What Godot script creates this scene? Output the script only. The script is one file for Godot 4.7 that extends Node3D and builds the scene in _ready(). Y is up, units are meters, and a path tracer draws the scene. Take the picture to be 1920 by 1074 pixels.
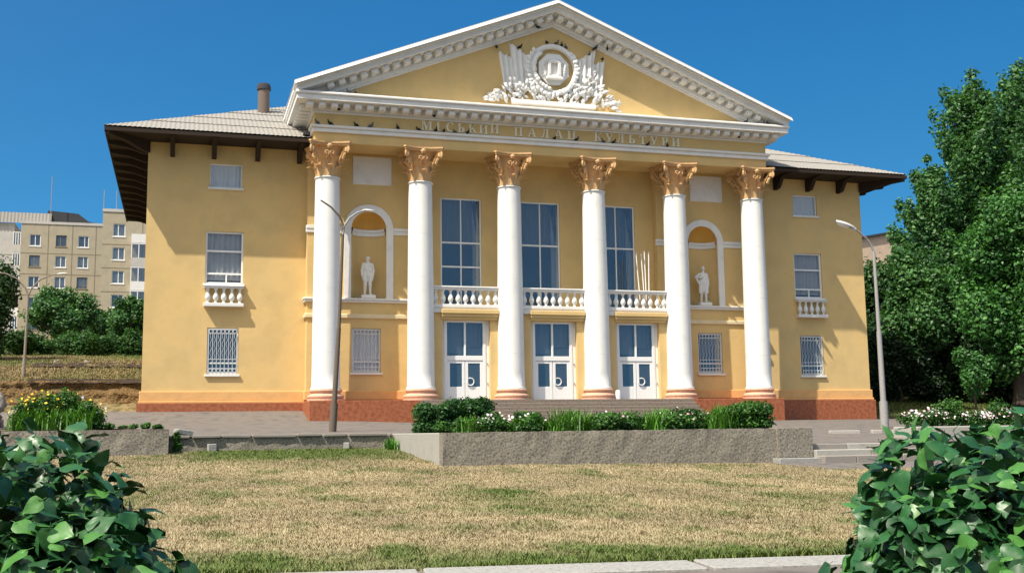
extends Node3D
# A palace of culture with a six-column portico, seen from a dry lawn on a clear summer day.
# Heights count from the foot of the column shafts (y = 0); the eye is at about -2, the facade faces +z.

const SHAFT_H := 9.29
const COL_X := [-10.5, -6.3, -2.1, 2.1, 6.3, 10.5]
const LOWER_Z := -1.4      # walls of the niche bays
const LOGGIA_Z := -1.8     # wall behind the balcony
const WING_Z := -2.05
const EAVE_X := 19.92
const EAVE_Z := -0.27
const EAVE_Y := 11.15
const BACK_Z := -21.6
const PITCH := 0.46

var rng := RandomNumberGenerator.new()
var M := {}
var palace: Node3D


# ---------------------------------------------------------------- mesh builder
class MB:
	var v := PackedVector3Array()
	var n := PackedVector3Array()
	var c := PackedColorArray()
	var ix := PackedInt32Array()
	var col := Color.WHITE
	var tinted := false
	var xf := Transform3D.IDENTITY

	func vert(p: Vector3, nn: Vector3) -> int:
		v.append(xf * p)
		n.append((xf.basis * nn).normalized())
		if tinted:
			c.append(col)
		return v.size() - 1

	func face(a: int, b: int, d: int) -> void:
		var g := (v[b] - v[a]).cross(v[d] - v[a])
		if g.dot(n[a] + n[b] + n[d]) > 0.0:
			ix.append(a); ix.append(d); ix.append(b)
		else:
			ix.append(a); ix.append(b); ix.append(d)

	func fq(q: Array, nn: Vector3) -> void:
		var a := vert(q[0], nn)
		for i in range(1, q.size()):
			vert(q[i], nn)
		for i in range(1, q.size() - 1):
			face(a, a + i, a + i + 1)

	func quad(a: Vector3, b: Vector3, d: Vector3, e: Vector3) -> void:   # counter-clockwise seen from outside
		fq([a, b, d, e], (b - a).cross(e - a).normalized())

	func tri(a: Vector3, b: Vector3, d: Vector3) -> void:
		fq([a, b, d], (b - a).cross(d - a).normalized())

	func box(p: Vector3, s: Vector3, b := Basis.IDENTITY, bev := 0.0) -> void:
		var h := s * 0.5
		for i in 3:
			var j := (i + 1) % 3
			var k := (i + 2) % 3
			for sg in [-1.0, 1.0]:
				var q := []
				for e in [[-1.0, -1.0], [1.0, -1.0], [1.0, 1.0], [-1.0, 1.0]]:
					var w := Vector3.ZERO
					w[i] = sg * h[i]
					w[j] = e[0] * (h[j] - bev)
					w[k] = e[1] * (h[k] - bev)
					q.append(p + b * w)
				var nn := Vector3.ZERO
				nn[i] = sg
				fq(q, b * nn)
			if bev > 0.0:
				for sj in [-1.0, 1.0]:
					for sk in [-1.0, 1.0]:
						var q := []
						for e in [[-1.0, 0], [1.0, 0], [1.0, 1], [-1.0, 1]]:
							var w := Vector3.ZERO
							w[i] = e[0] * (h[i] - bev)
							w[j] = sj * (h[j] - (bev if e[1] == 1 else 0.0))
							w[k] = sk * (h[k] - (bev if e[1] == 0 else 0.0))
							q.append(p + b * w)
						var nn := Vector3.ZERO
						nn[j] = sj
						nn[k] = sk
						fq(q, b * nn.normalized())
		if bev > 0.0:
			for sx in [-1.0, 1.0]:
				for sy in [-1.0, 1.0]:
					for sz in [-1.0, 1.0]:
						var o := Vector3(sx * h.x, sy * h.y, sz * h.z)
						fq([p + b * (o - Vector3(0, sy, sz) * bev), p + b * (o - Vector3(sx, 0, sz) * bev), p + b * (o - Vector3(sx, sy, 0) * bev)], b * Vector3(sx, sy, sz).normalized())

	func span(x0: float, x1: float, y0: float, y1: float, z0: float, z1: float, bev := 0.0) -> void:
		box(Vector3((x0 + x1) / 2, (y0 + y1) / 2, (z0 + z1) / 2), Vector3(absf(x1 - x0), absf(y1 - y0), absf(z1 - z0)), Basis.IDENTITY, bev)

	func lathe(prof: Array, at: Vector3, segs := 24, arc := TAU, from := 0.0) -> void:   # prof: Vector2(radius, height), upwards
		var sn := []
		for i in prof.size() - 1:
			var d: Vector2 = prof[i + 1] - prof[i]
			sn.append(Vector2(d.y, -d.x).normalized())
		for i in prof.size() - 1:
			var n0: Vector2 = sn[i]
			var n1: Vector2 = sn[i]
			if i > 0 and sn[i - 1].dot(sn[i]) > 0.55:
				n0 = (sn[i - 1] + sn[i]).normalized()
			if i < sn.size() - 1 and sn[i + 1].dot(sn[i]) > 0.55:
				n1 = (sn[i + 1] + sn[i]).normalized()
			var first := v.size()
			for s in segs + 1:
				var t := from + arc * s / segs
				var cs := Vector3(cos(t), 0, sin(t))
				vert(at + cs * prof[i].x + Vector3(0, prof[i].y, 0), cs * n0.x + Vector3(0, n0.y, 0))
				vert(at + cs * prof[i + 1].x + Vector3(0, prof[i + 1].y, 0), cs * n1.x + Vector3(0, n1.y, 0))
			for s in segs:
				var a := first + s * 2
				face(a, a + 1, a + 3)
				face(a, a + 3, a + 2)

	func tube(pts: Array, rad, segs := 8, caps := true) -> void:
		var up := Vector3.UP
		var first := v.size()
		for i in pts.size():
			var t: Vector3 = (pts[mini(i + 1, pts.size() - 1)] - pts[maxi(i - 1, 0)]).normalized()
			if absf(t.dot(up)) > 0.95:
				up = Vector3.RIGHT if absf(t.x) < 0.9 else Vector3.BACK
			var a := t.cross(up).normalized()
			var b := a.cross(t).normalized()
			up = b
			var r: float = rad[i] if rad is Array else rad
			for s in segs:
				var w := a * cos(TAU * s / segs) + b * sin(TAU * s / segs)
				vert(pts[i] + w * r, w)
		for i in pts.size() - 1:
			for s in segs:
				var p := first + i * segs + s
				var q := first + i * segs + (s + 1) % segs
				face(p, q, q + segs)
				face(p, q + segs, p + segs)
		if caps:
			for e in [0, pts.size() - 1]:
				var t: Vector3 = (pts[1] - pts[0]) * -1.0 if e == 0 else pts[e] - pts[e - 1]
				var q := []
				for s in segs:
					q.append(xf.affine_inverse() * v[first + e * segs + s])
				fq(q, t.normalized())

	func prism(poly: PackedVector2Array, z0: float, z1: float) -> void:
		var t := Geometry2D.triangulate_polygon(poly)
		for f in [[z1, Vector3(0, 0, 1)], [z0, Vector3(0, 0, -1)]]:
			var a := v.size()
			for p in poly:
				vert(Vector3(p.x, p.y, f[0]), f[1])
			for i in range(0, t.size(), 3):
				face(a + t[i], a + t[i + 1], a + t[i + 2])
		var turn := -1.0 if Geometry2D.is_polygon_clockwise(poly) else 1.0
		for i in poly.size():
			var p := poly[i]
			var q := poly[(i + 1) % poly.size()]
			var e := q - p
			fq([Vector3(p.x, p.y, z0), Vector3(q.x, q.y, z0), Vector3(q.x, q.y, z1), Vector3(p.x, p.y, z1)], Vector3(e.y, -e.x, 0).normalized() * turn)

	func sheet(nu: int, nv: int, f: Callable, flip := false) -> void:   # smooth surface through f(i, j)
		var p := []
		var tint := []
		for j in nv + 1:
			for i in nu + 1:
				p.append(f.call(i, j))
				tint.append(col)
		var w := nu + 1
		var a := v.size()
		for j in nv + 1:
			for i in w:
				var du: Vector3 = p[j * w + mini(i + 1, nu)] - p[j * w + maxi(i - 1, 0)]
				var dv: Vector3 = p[mini(j + 1, nv) * w + i] - p[maxi(j - 1, 0) * w + i]
				var nn := du.cross(dv).normalized()
				col = tint[j * w + i]
				vert(p[j * w + i], -nn if flip else nn)
		for j in nv:
			for i in nu:
				var q := a + j * w + i
				face(q, q + 1, q + w + 1)
				face(q, q + w + 1, q + w)

	func blob(at: Vector3, r: Vector3, segs := 10, rings := 6, b := Basis.IDENTITY) -> void:
		var a := v.size()
		for j in rings + 1:
			var e := -PI / 2 + PI * j / rings
			for i in segs + 1:
				var t := TAU * i / segs
				var d := Vector3(cos(e) * cos(t), sin(e), cos(e) * sin(t))
				vert(at + b * (d * r), b * (d / r).normalized())
		for j in rings:
			for i in segs:
				var q := a + j * (segs + 1) + i
				face(q, q + 1, q + segs + 2)
				face(q, q + segs + 2, q + segs + 1)

	# a wall of a given thickness in the xy plane, its face at z, with rectangular openings
	func wall(x0: float, x1: float, y0: float, y1: float, z: float, thick: float, holes: Array) -> void:
		var xs := [x0, x1]
		var ys := [y0, y1]
		for h in holes:
			for x in [h.position.x, h.end.x]:
				if x > x0 and x < x1 and not xs.has(x): xs.append(x)
			for y in [h.position.y, h.end.y]:
				if y > y0 and y < y1 and not ys.has(y): ys.append(y)
		xs.sort()
		ys.sort()
		for i in xs.size() - 1:
			for j in ys.size() - 1:
				var m := Vector2((xs[i] + xs[i + 1]) / 2, (ys[j] + ys[j + 1]) / 2)
				if holes.any(func(h): return h.has_point(m)):
					continue
				for zz in [[z, 1.0], [z - thick, -1.0]]:
					fq([Vector3(xs[i], ys[j], zz[0]), Vector3(xs[i + 1], ys[j], zz[0]), Vector3(xs[i + 1], ys[j + 1], zz[0]), Vector3(xs[i], ys[j + 1], zz[0])], Vector3(0, 0, zz[1]))
		for h in holes:
			var a: Vector2 = h.position
			var b: Vector2 = h.end
			for r in [[a.x, a.y, a.x, b.y, Vector3(1, 0, 0)], [b.x, a.y, b.x, b.y, Vector3(-1, 0, 0)], [a.x, a.y, b.x, a.y, Vector3(0, 1, 0)], [a.x, b.y, b.x, b.y, Vector3(0, -1, 0)]]:
				fq([Vector3(r[0], r[1], z), Vector3(r[2], r[3], z), Vector3(r[2], r[3], z - thick), Vector3(r[0], r[1], z - thick)], r[4])
		for r in [[x0, y0, x0, y1, Vector3(-1, 0, 0)], [x1, y0, x1, y1, Vector3(1, 0, 0)], [x0, y0, x1, y0, Vector3(0, -1, 0)], [x0, y1, x1, y1, Vector3(0, 1, 0)]]:
			fq([Vector3(r[0], r[1], z), Vector3(r[2], r[3], z), Vector3(r[2], r[3], z - thick), Vector3(r[0], r[1], z - thick)], r[4])

	func mesh(m: Material = null) -> ArrayMesh:
		var a := []
		a.resize(Mesh.ARRAY_MAX)
		a[Mesh.ARRAY_VERTEX] = v
		a[Mesh.ARRAY_NORMAL] = n
		if tinted:
			a[Mesh.ARRAY_COLOR] = c
		a[Mesh.ARRAY_INDEX] = ix
		var out := ArrayMesh.new()
		out.add_surface_from_arrays(Mesh.PRIMITIVE_TRIANGLES, a)
		if m:
			out.surface_set_material(0, m)
		return out


# ---------------------------------------------------------------- nodes
func thing(called: String, label: String, category: String, at := Vector3.ZERO, group := "") -> Node3D:
	var o := Node3D.new()
	o.name = called
	add_child(o, true)
	o.position = at
	return tag(o, label, category, group)


func tag(o: Node3D, label: String, category: String, group := "") -> Node3D:
	o.set_meta("label", label)
	o.set_meta("category", category)
	if group:
		o.set_meta("group", group)
	return o


func put(called: String, m: Mesh, mat: Material, parent: Node, at := Vector3.ZERO, kind := "") -> MeshInstance3D:
	var o := MeshInstance3D.new()
	o.name = called
	o.mesh = m
	if mat:
		o.material_override = mat
	parent.add_child(o, true)
	o.position = at
	if kind:
		o.set_meta("kind", kind)
	return o


func part(called: String, b: MB, mat: Material, parent: Node, at := Vector3.ZERO, kind := "") -> MeshInstance3D:
	return put(called, b.mesh(mat), null, parent, at, kind)


func ordinal(k: int) -> String:
	return ["first", "second", "third", "fourth", "fifth", "sixth", "seventh", "eighth", "ninth", "tenth", "eleventh", "twelfth", "thirteenth", "fourteenth", "fifteenth", "sixteenth", "seventeenth", "eighteenth", "nineteenth", "twentieth", "twenty-first", "twenty-second", "twenty-third", "twenty-fourth"][k]


func struct(called: String, b: MB, mat: Material) -> MeshInstance3D:
	return part(called, b, mat, self, Vector3.ZERO, "structure")


# ---------------------------------------------------------------- materials
func lin(r: float, g: float, b: float) -> Color:
	return Color(r, g, b).linear_to_srgb()


func noise(seed_: int, freq: float, oct := 5, kind := FastNoiseLite.TYPE_SIMPLEX_SMOOTH) -> FastNoiseLite:
	var f := FastNoiseLite.new()
	f.seed = seed_
	f.frequency = freq
	f.noise_type = kind
	f.fractal_octaves = oct
	f.fractal_gain = 0.55
	return f


func tex(f: FastNoiseLite, stops: Array, size := 512) -> NoiseTexture2D:
	var t := NoiseTexture2D.new()
	t.width = size
	t.height = size
	t.seamless = true
	t.noise = f
	if stops:
		var g := Gradient.new()
		g.offsets = PackedFloat32Array(stops.map(func(s): return s[0]))
		g.colors = PackedColorArray(stops.map(func(s): return s[1]))
		t.color_ramp = g
	return t


func mat(c: Color, rough := 0.85, t: Texture2D = null, metres := 3.0, bump: Texture2D = null, bump_cm := 1.0, bump_metres := 0.0) -> StandardMaterial3D:
	var m := StandardMaterial3D.new()
	m.albedo_color = c
	m.roughness = rough
	m.metallic_specular = 0.4
	if t or bump:
		m.uv1_triplanar = true
		m.uv1_world_triplanar = true
		m.uv1_scale = Vector3.ONE / metres
	if t:
		m.albedo_texture = t
	if bump:
		m.heightmap_enabled = true
		m.heightmap_texture = bump
		m.heightmap_scale = bump_cm
	return m


func g(x: float) -> Color:
	return Color(x, x, x)


func leafy(c: Color, through: Color, rough := 0.45) -> StandardMaterial3D:
	var m := StandardMaterial3D.new()
	m.albedo_color = c
	m.vertex_color_use_as_albedo = true
	m.roughness = rough
	m.metallic_specular = 0.4
	m.backlight_enabled = true
	m.backlight = through
	m.cull_mode = BaseMaterial3D.CULL_DISABLED
	return m


func make_materials() -> void:
	var grit := tex(noise(3, 0.06, 5), [], 512)
	var coarse := tex(noise(8, 0.03, 6), [], 512)
	var plaster := tex(noise(5, 0.006, 9), [[0.0, g(0.93)], [0.45, g(0.975)], [0.7, Color(1, 0.995, 0.985)], [1.0, Color(0.98, 0.96, 0.93)]], 1024)
	var pale := tex(noise(6, 0.008, 8), [[0.0, g(0.93)], [0.4, g(0.98)], [1.0, Color(1, 1, 0.995)]], 512)
	var blotch := tex(noise(7, 0.02, 7), [[0.0, Color(0.72, 0.62, 0.6)], [0.35, Color(0.95, 0.9, 0.9)], [0.6, g(1.0)], [0.8, Color(0.86, 1.0, 0.9)], [1.0, Color(0.7, 0.6, 0.55)]], 1024)
	M.yellow = mat(lin(0.68, 0.485, 0.215), 0.9, plaster, 11.0, grit, 0.35)
	M.cream = mat(lin(0.74, 0.62, 0.40), 0.9, plaster, 6.0)
	M.ochre = mat(lin(0.66, 0.36, 0.08), 0.9, plaster, 6.0, grit, 0.35)
	M.apricot = mat(lin(0.74, 0.42, 0.17), 0.9, plaster, 5.0, grit, 0.3)
	M.white = mat(lin(0.80, 0.79, 0.76), 0.8, pale, 4.0, grit, 0.15)
	M.trim = mat(lin(0.77, 0.76, 0.74), 0.85, pale, 3.0, grit, 0.25)
	M.relief = mat(lin(0.80, 0.79, 0.77), 0.8)
	M.panel = mat(lin(0.80, 0.78, 0.76), 0.85, pale, 3.0)
	M.letter = mat(lin(0.80, 0.73, 0.56), 0.7)
	M.terracotta = mat(lin(0.70, 0.43, 0.31), 0.8, blotch, 2.0, grit, 0.3)
	M.capital = mat(lin(0.67, 0.43, 0.21), 0.7, blotch, 1.5)
	M.red = mat(lin(0.385, 0.130, 0.060), 0.6, tex(noise(19, 0.025, 8), [[0.0, Color(0.78, 0.74, 0.74)], [0.35, Color(0.88, 0.85, 0.84)], [0.55, Color(0.93, 0.92, 0.91)], [0.75, g(1.0)], [1.0, Color(0.86, 0.82, 0.8)]], 1024), 5.5, grit, 0.1)
	M.step = mat(lin(0.23, 0.19, 0.16), 0.85, blotch, 2.5, grit, 0.3)
	M.brown = mat(lin(0.030, 0.019, 0.012), 0.8, pale, 1.0)
	M.roof = mat(lin(0.285, 0.272, 0.25), 0.85, plaster, 2.5, grit, 0.3)
	M.roof_metal = mat(lin(0.55, 0.54, 0.52), 0.5, pale, 3.0)
	M.frame = mat(lin(0.80, 0.80, 0.79), 0.5)
	M.iron = mat(lin(0.62, 0.64, 0.66), 0.5)
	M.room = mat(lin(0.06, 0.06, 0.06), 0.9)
	M.curtain = mat(lin(0.85, 0.86, 0.88), 0.95)
	M.net = mat(lin(0.40, 0.40, 0.41), 0.95)
	M.net_grey = mat(lin(0.42, 0.43, 0.43), 0.95)
	M.drape = mat(lin(0.05, 0.045, 0.05), 0.95)
	M.glass = StandardMaterial3D.new()
	M.glass.albedo_color = Color(0.42, 0.48, 0.52, 0.16)
	M.glass.transparency = BaseMaterial3D.TRANSPARENCY_ALPHA
	M.glass.roughness = 0.02
	M.glass.metallic = 0.55
	M.glass.metallic_specular = 0.7
	M.glass.cull_mode = BaseMaterial3D.CULL_DISABLED
	M.glass_clear = M.glass.duplicate()
	M.glass_clear.albedo_color = Color(0.42, 0.48, 0.52, 0.05)
	M.glass_clear.metallic = 0.2
	M.chimney = mat(lin(0.17, 0.135, 0.115), 0.9, blotch, 1.0)
	M.concrete = mat(lin(0.285, 0.27, 0.24), 0.95, tex(noise(11, 0.03, 7), [[0.0, g(0.5)], [0.35, Color(0.82, 0.8, 0.78)], [0.6, Color(1, 0.98, 0.94)], [1.0, Color(0.75, 0.72, 0.66)]], 1024), 2.6, coarse, 1.3)
	M.concrete_pale = mat(lin(0.36, 0.345, 0.31), 0.9, pale, 3.0, grit, 0.6)
	M.slab = mat(lin(0.27, 0.245, 0.22), 0.9, pale, 1.7, grit, 0.6)
	M.asphalt = mat(lin(0.165, 0.149, 0.139), 0.95, tex(noise(12, 0.008, 8), [[0.0, g(0.72)], [0.4, g(0.95)], [0.65, Color(1, 0.98, 0.95)], [1.0, Color(0.8, 0.77, 0.74)]], 1024), 9.0, coarse, 0.5)
	M.paint = mat(lin(0.45, 0.44, 0.41), 0.8, blotch, 1.0)
	M.kerb = mat(lin(0.335, 0.328, 0.31), 0.9, tex(noise(13, 0.02, 7), [[0.0, g(0.7)], [0.45, g(0.97)], [1.0, g(1.0)]], 1024), 2.0, grit, 0.8)
	M.soil = mat(lin(0.11, 0.08, 0.05), 1.0, blotch, 1.5, coarse, 4.0)
	M.dry = mat(lin(0.23, 0.18, 0.10), 1.0, tex(noise(14, 0.012, 8), [[0.0, Color(0.35, 0.45, 0.3)], [0.38, Color(0.7, 0.72, 0.6)], [0.55, g(0.95)], [0.8, Color(1, 0.98, 0.9)], [1.0, Color(0.75, 0.7, 0.62)]], 1024), 7.0, coarse, 5.0)
	M.earth = mat(lin(0.22, 0.15, 0.07), 1.0, tex(noise(15, 0.02, 8), [[0.0, Color(0.35, 0.3, 0.28)], [0.4, Color(0.8, 0.75, 0.7)], [0.65, g(1.0)], [1.0, Color(0.7, 0.62, 0.5)]], 1024), 2.5, coarse, 12.0)
	M.scorch_and_shadow = mat(lin(0.06, 0.045, 0.035), 1.0, blotch, 1.2, coarse, 10.0)  # burnt earth, and the painted ledge shadow on the bank
	M.rock = mat(lin(0.30, 0.27, 0.235), 0.95, blotch, 1.0, coarse, 3.0)
	M.bark = mat(lin(0.09, 0.07, 0.055), 0.95, blotch, 0.7, coarse, 2.0)
	M.wood_pole = mat(lin(0.14, 0.115, 0.095), 0.85, blotch, 0.8, coarse, 0.6)
	M.steel = mat(lin(0.34, 0.34, 0.34), 0.6, blotch, 1.3)
	M.lamp_head = mat(lin(0.55, 0.55, 0.54), 0.45)
	M.lamp_glass = mat(lin(0.75, 0.75, 0.72), 0.2)
	M.bird = mat(lin(0.025, 0.025, 0.03), 0.7)
	M.bird_grey = mat(lin(0.10, 0.105, 0.12), 0.7)
	M.block_beige = mat(lin(0.42, 0.37, 0.275), 0.95, plaster, 8.0)
	M.block_grey = mat(lin(0.52, 0.50, 0.47), 0.95, plaster, 8.0)
	M.block_pink = mat(lin(0.55, 0.42, 0.33), 0.95, plaster, 8.0)
	M.seam = mat(lin(0.22, 0.18, 0.13), 0.95)
	M.tar = mat(lin(0.045, 0.045, 0.05), 0.9)
	M.foliage = leafy(Color.WHITE, Color(0.75, 0.8, 0.4))
	M.blade = leafy(Color.WHITE, Color(0.3, 0.3, 0.2), 0.6)
	M.lilac = []
	for k in 3:
		var l := leafy([lin(0.015, 0.066, 0.020), lin(0.022, 0.098, 0.026), lin(0.060, 0.185, 0.036)][k], Color(0.06, 0.15, 0.03), 0.42)
		l.metallic_specular = 0.5
		M.lilac.append(l)
	M.petal = leafy(Color.WHITE, Color(0.3, 0.3, 0.3), 0.7)


# ---------------------------------------------------------------- the lie of the land
func plaza_y(x: float, z: float) -> float:
	var left := -0.88
	if z > 11.5:
		left = -2.0 - 0.05 * (z - 11.5)
	elif z > 0.95:
		left = lerpf(-1.43, -2.0, (z - 0.95) / 10.55)
	elif z > -2.0:
		left = lerpf(-0.88, -1.43, (z + 2.0) / 2.95)
	var right := -1.6 - 0.05 * maxf(0.0, z - 1.0)
	return lerpf(left, right, smoothstep(-11.5, -3.0, x))


func lawn_y(x: float, z: float) -> float:
	var y := 0.0
	if z > 36.7:
		y = -3.5 - 0.008 * (z - 36.7)
	elif z > 19.0:
		y = lerpf(-2.93, -3.5, (z - 19.0) / 17.7)
	else:
		y = lerpf(-2.45, -2.93, clampf((z - 11.0) / 8.0, 0.0, 1.0))
	return y - 0.13 * smoothstep(-9.0, 2.0, x) * (1.0 - smoothstep(24.0, 36.0, z))


func hill_y(x: float, z: float) -> float:
	var left := -0.88
	for k in [[-2.0, -0.88, -5.6, -0.75], [-5.6, -0.75, -7.2, 0.5], [-7.2, 0.5, -9.0, 1.25], [-9.0, 1.25, -15.5, 2.15], [-15.5, 2.15, -26.0, 3.3], [-26.0, 3.3, -90.0, 9.8], [-90.0, 9.8, -220.0, 17.0], [-220.0, 17.0, -900.0, 17.0]]:
		if z <= k[0]:
			left = lerpf(k[1], k[3], clampf((z - k[0]) / (k[2] - k[0]), 0.0, 1.0))
	var right := -1.6
	for k in [[-2.0, -1.6, -6.0, -0.9], [-6.0, -0.9, -12.0, -0.1], [-12.0, -0.1, -60.0, 2.5], [-60.0, 2.5, -900.0, 8.0]]:
		if z <= k[0]:
			right = lerpf(k[1], k[3], clampf((z - k[0]) / (k[2] - k[0]), 0.0, 1.0))
	return lerpf(left, right, smoothstep(-17.0, 17.0, x))


# ---------------------------------------------------------------- palace: windows and doors
func sheet_curtain(x0: float, x1: float, y0: float, y1: float, z: float, folds := 9.0) -> MB:
	var b := MB.new()
	var nu := int(folds * 6)
	b.sheet(nu, 1, func(i, j): return Vector3(lerpf(x0, x1, float(i) / nu), lerpf(y0, y1, j), z + 0.035 * sin(TAU * folds * i / nu) + 0.02 * sin(3.1 * i / folds)))
	return b


# bars: x positions of mullions, ys: heights of transoms, all inside the opening; returns the frame part
func window(parent: Node, cx: float, y0: float, y1: float, w: float, z: float, mullions: Array, transoms: Array, bar := 0.07, glass := "glass") -> MeshInstance3D:
	var b := MB.new()
	var x0 := cx - w / 2
	var x1 := cx + w / 2
	for x in [x0 + bar / 2, x1 - bar / 2]:
		b.span(x - bar / 2, x + bar / 2, y0, y1, z - 0.05, z + 0.05, 0.008)
	for y in [y0 + bar / 2, y1 - bar / 2]:
		b.span(x0 + bar, x1 - bar, y - bar / 2, y + bar / 2, z - 0.046, z + 0.046, 0.008)
	for t in transoms:
		b.span(x0 + bar, x1 - bar, t - bar * 0.5, t + bar * 0.5, z - 0.04, z + 0.043, 0.008)
	for m in mullions:
		b.span(m[0] - bar * 0.4, m[0] + bar * 0.4, m[1], m[2], z - 0.036, z + 0.037, 0.008)
	var f := part("window", b, M.frame, parent)
	# panes: one in each field
	var ys := [y0] + transoms + [y1]
	for j in ys.size() - 1:
		var xs := [x0]
		for m in mullions:
			if m[1] < (ys[j] + ys[j + 1]) / 2 and m[2] > (ys[j] + ys[j + 1]) / 2:
				xs.append(m[0])
		xs.append(x1)
		for i in xs.size() - 1:
			var p := MB.new()
			var tilt := rng.randf_range(-0.006, 0.006)
			p.fq([Vector3(xs[i] + 0.02, ys[j] + 0.02, z + tilt), Vector3(xs[i + 1] - 0.02, ys[j] + 0.02, z - tilt), Vector3(xs[i + 1] - 0.02, ys[j + 1] - 0.02, z - tilt * 0.4), Vector3(xs[i] + 0.02, ys[j + 1] - 0.02, z + tilt * 1.5)], Vector3(0, 0, 1))
			part("pane", p, M[glass], f)
	return f


func sill(f: Node, cx: float, y: float, w: float, z: float) -> void:
	var b := MB.new()
	b.span(cx - w / 2 - 0.08, cx + w / 2 + 0.08, y - 0.10, y - 0.002, z - 0.20, z + 0.10, 0.012)
	part("sill", b, M.trim, f)


func grille(f: Node, cx: float, y0: float, y1: float, w: float, z: float) -> void:
	var b := MB.new()
	var x0 := cx - w / 2 + 0.03
	var x1 := cx + w / 2 - 0.03
	for y in [y0 + 0.04, y0 + 0.22, y0 + 0.62, y1 - 0.24, y1 - 0.05]:
		b.box(Vector3(cx, y, z), Vector3(x1 - x0, 0.028, 0.02))
	for k in 8:
		var x := lerpf(x0, x1, k / 7.0)
		b.tube([Vector3(x, y0 + 0.02, z), Vector3(x, y1 - 0.02, z)], 0.013, 5)
	for k in 7:   # hoops at the foot and the head of the bars
		var x := lerpf(x0, x1, (k + 0.5) / 7.0)
		for yy in [y0 + 0.13, y1 - 0.145]:
			var ring := []
			for s in 9:
				ring.append(Vector3(x + 0.075 * cos(TAU * s / 8), yy + 0.08 * sin(TAU * s / 8), z + 0.012))
			b.tube(ring, 0.010, 4, false)
		var wave := []   # undulating rods between the bars
		for s in 13:
			wave.append(Vector3(x + 0.03 * sin(TAU * s / 4.0), lerpf(y0 + 0.62, y1 - 0.24, s / 12.0), z + 0.01))
		b.tube(wave, 0.008, 4)
	part("grille", b, M.iron, f)


func baluster_mesh(h: float, r: float) -> Mesh:
	var b := MB.new()
	var prof := []
	for p in [[0.62, 0.0], [0.62, 0.07], [0.42, 0.09], [0.34, 0.13], [0.62, 0.2], [0.92, 0.31], [1.0, 0.4], [0.86, 0.52], [0.52, 0.68], [0.38, 0.82], [0.40, 0.86], [0.58, 0.885], [0.58, 0.93], [0.72, 0.94], [0.72, 1.0]]:
		prof.append(Vector2(p[0] * r, p[1] * h))
	b.lathe(prof, Vector3.ZERO, 12)
	return b.mesh(M.trim)


func balustrade(parent: Node, x0: float, x1: float, y0: float, y1: float, z: float, count: int, base_h := 0.14, rail_h := 0.16) -> void:
	var b := MB.new()
	b.span(x0, x1, y0, y0 + base_h, z - 0.16, z + 0.16, 0.015)
	b.span(x0, x1, y1 - rail_h, y1 - rail_h * 0.45, z - 0.14, z + 0.14, 0.012)
	b.span(x0, x1, y1 - rail_h * 0.45 + 0.002, y1, z - 0.18, z + 0.18, 0.015)
	var p := part("balustrade", b, M.trim, parent)
	var m := baluster_mesh(y1 - y0 - base_h - rail_h, minf(0.125, (x1 - x0) / count * 0.38))
	for i in count:
		put("baluster", m, null, p, Vector3(lerpf(x0, x1, (i + 0.5) / count), y0 + base_h, z))


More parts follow.
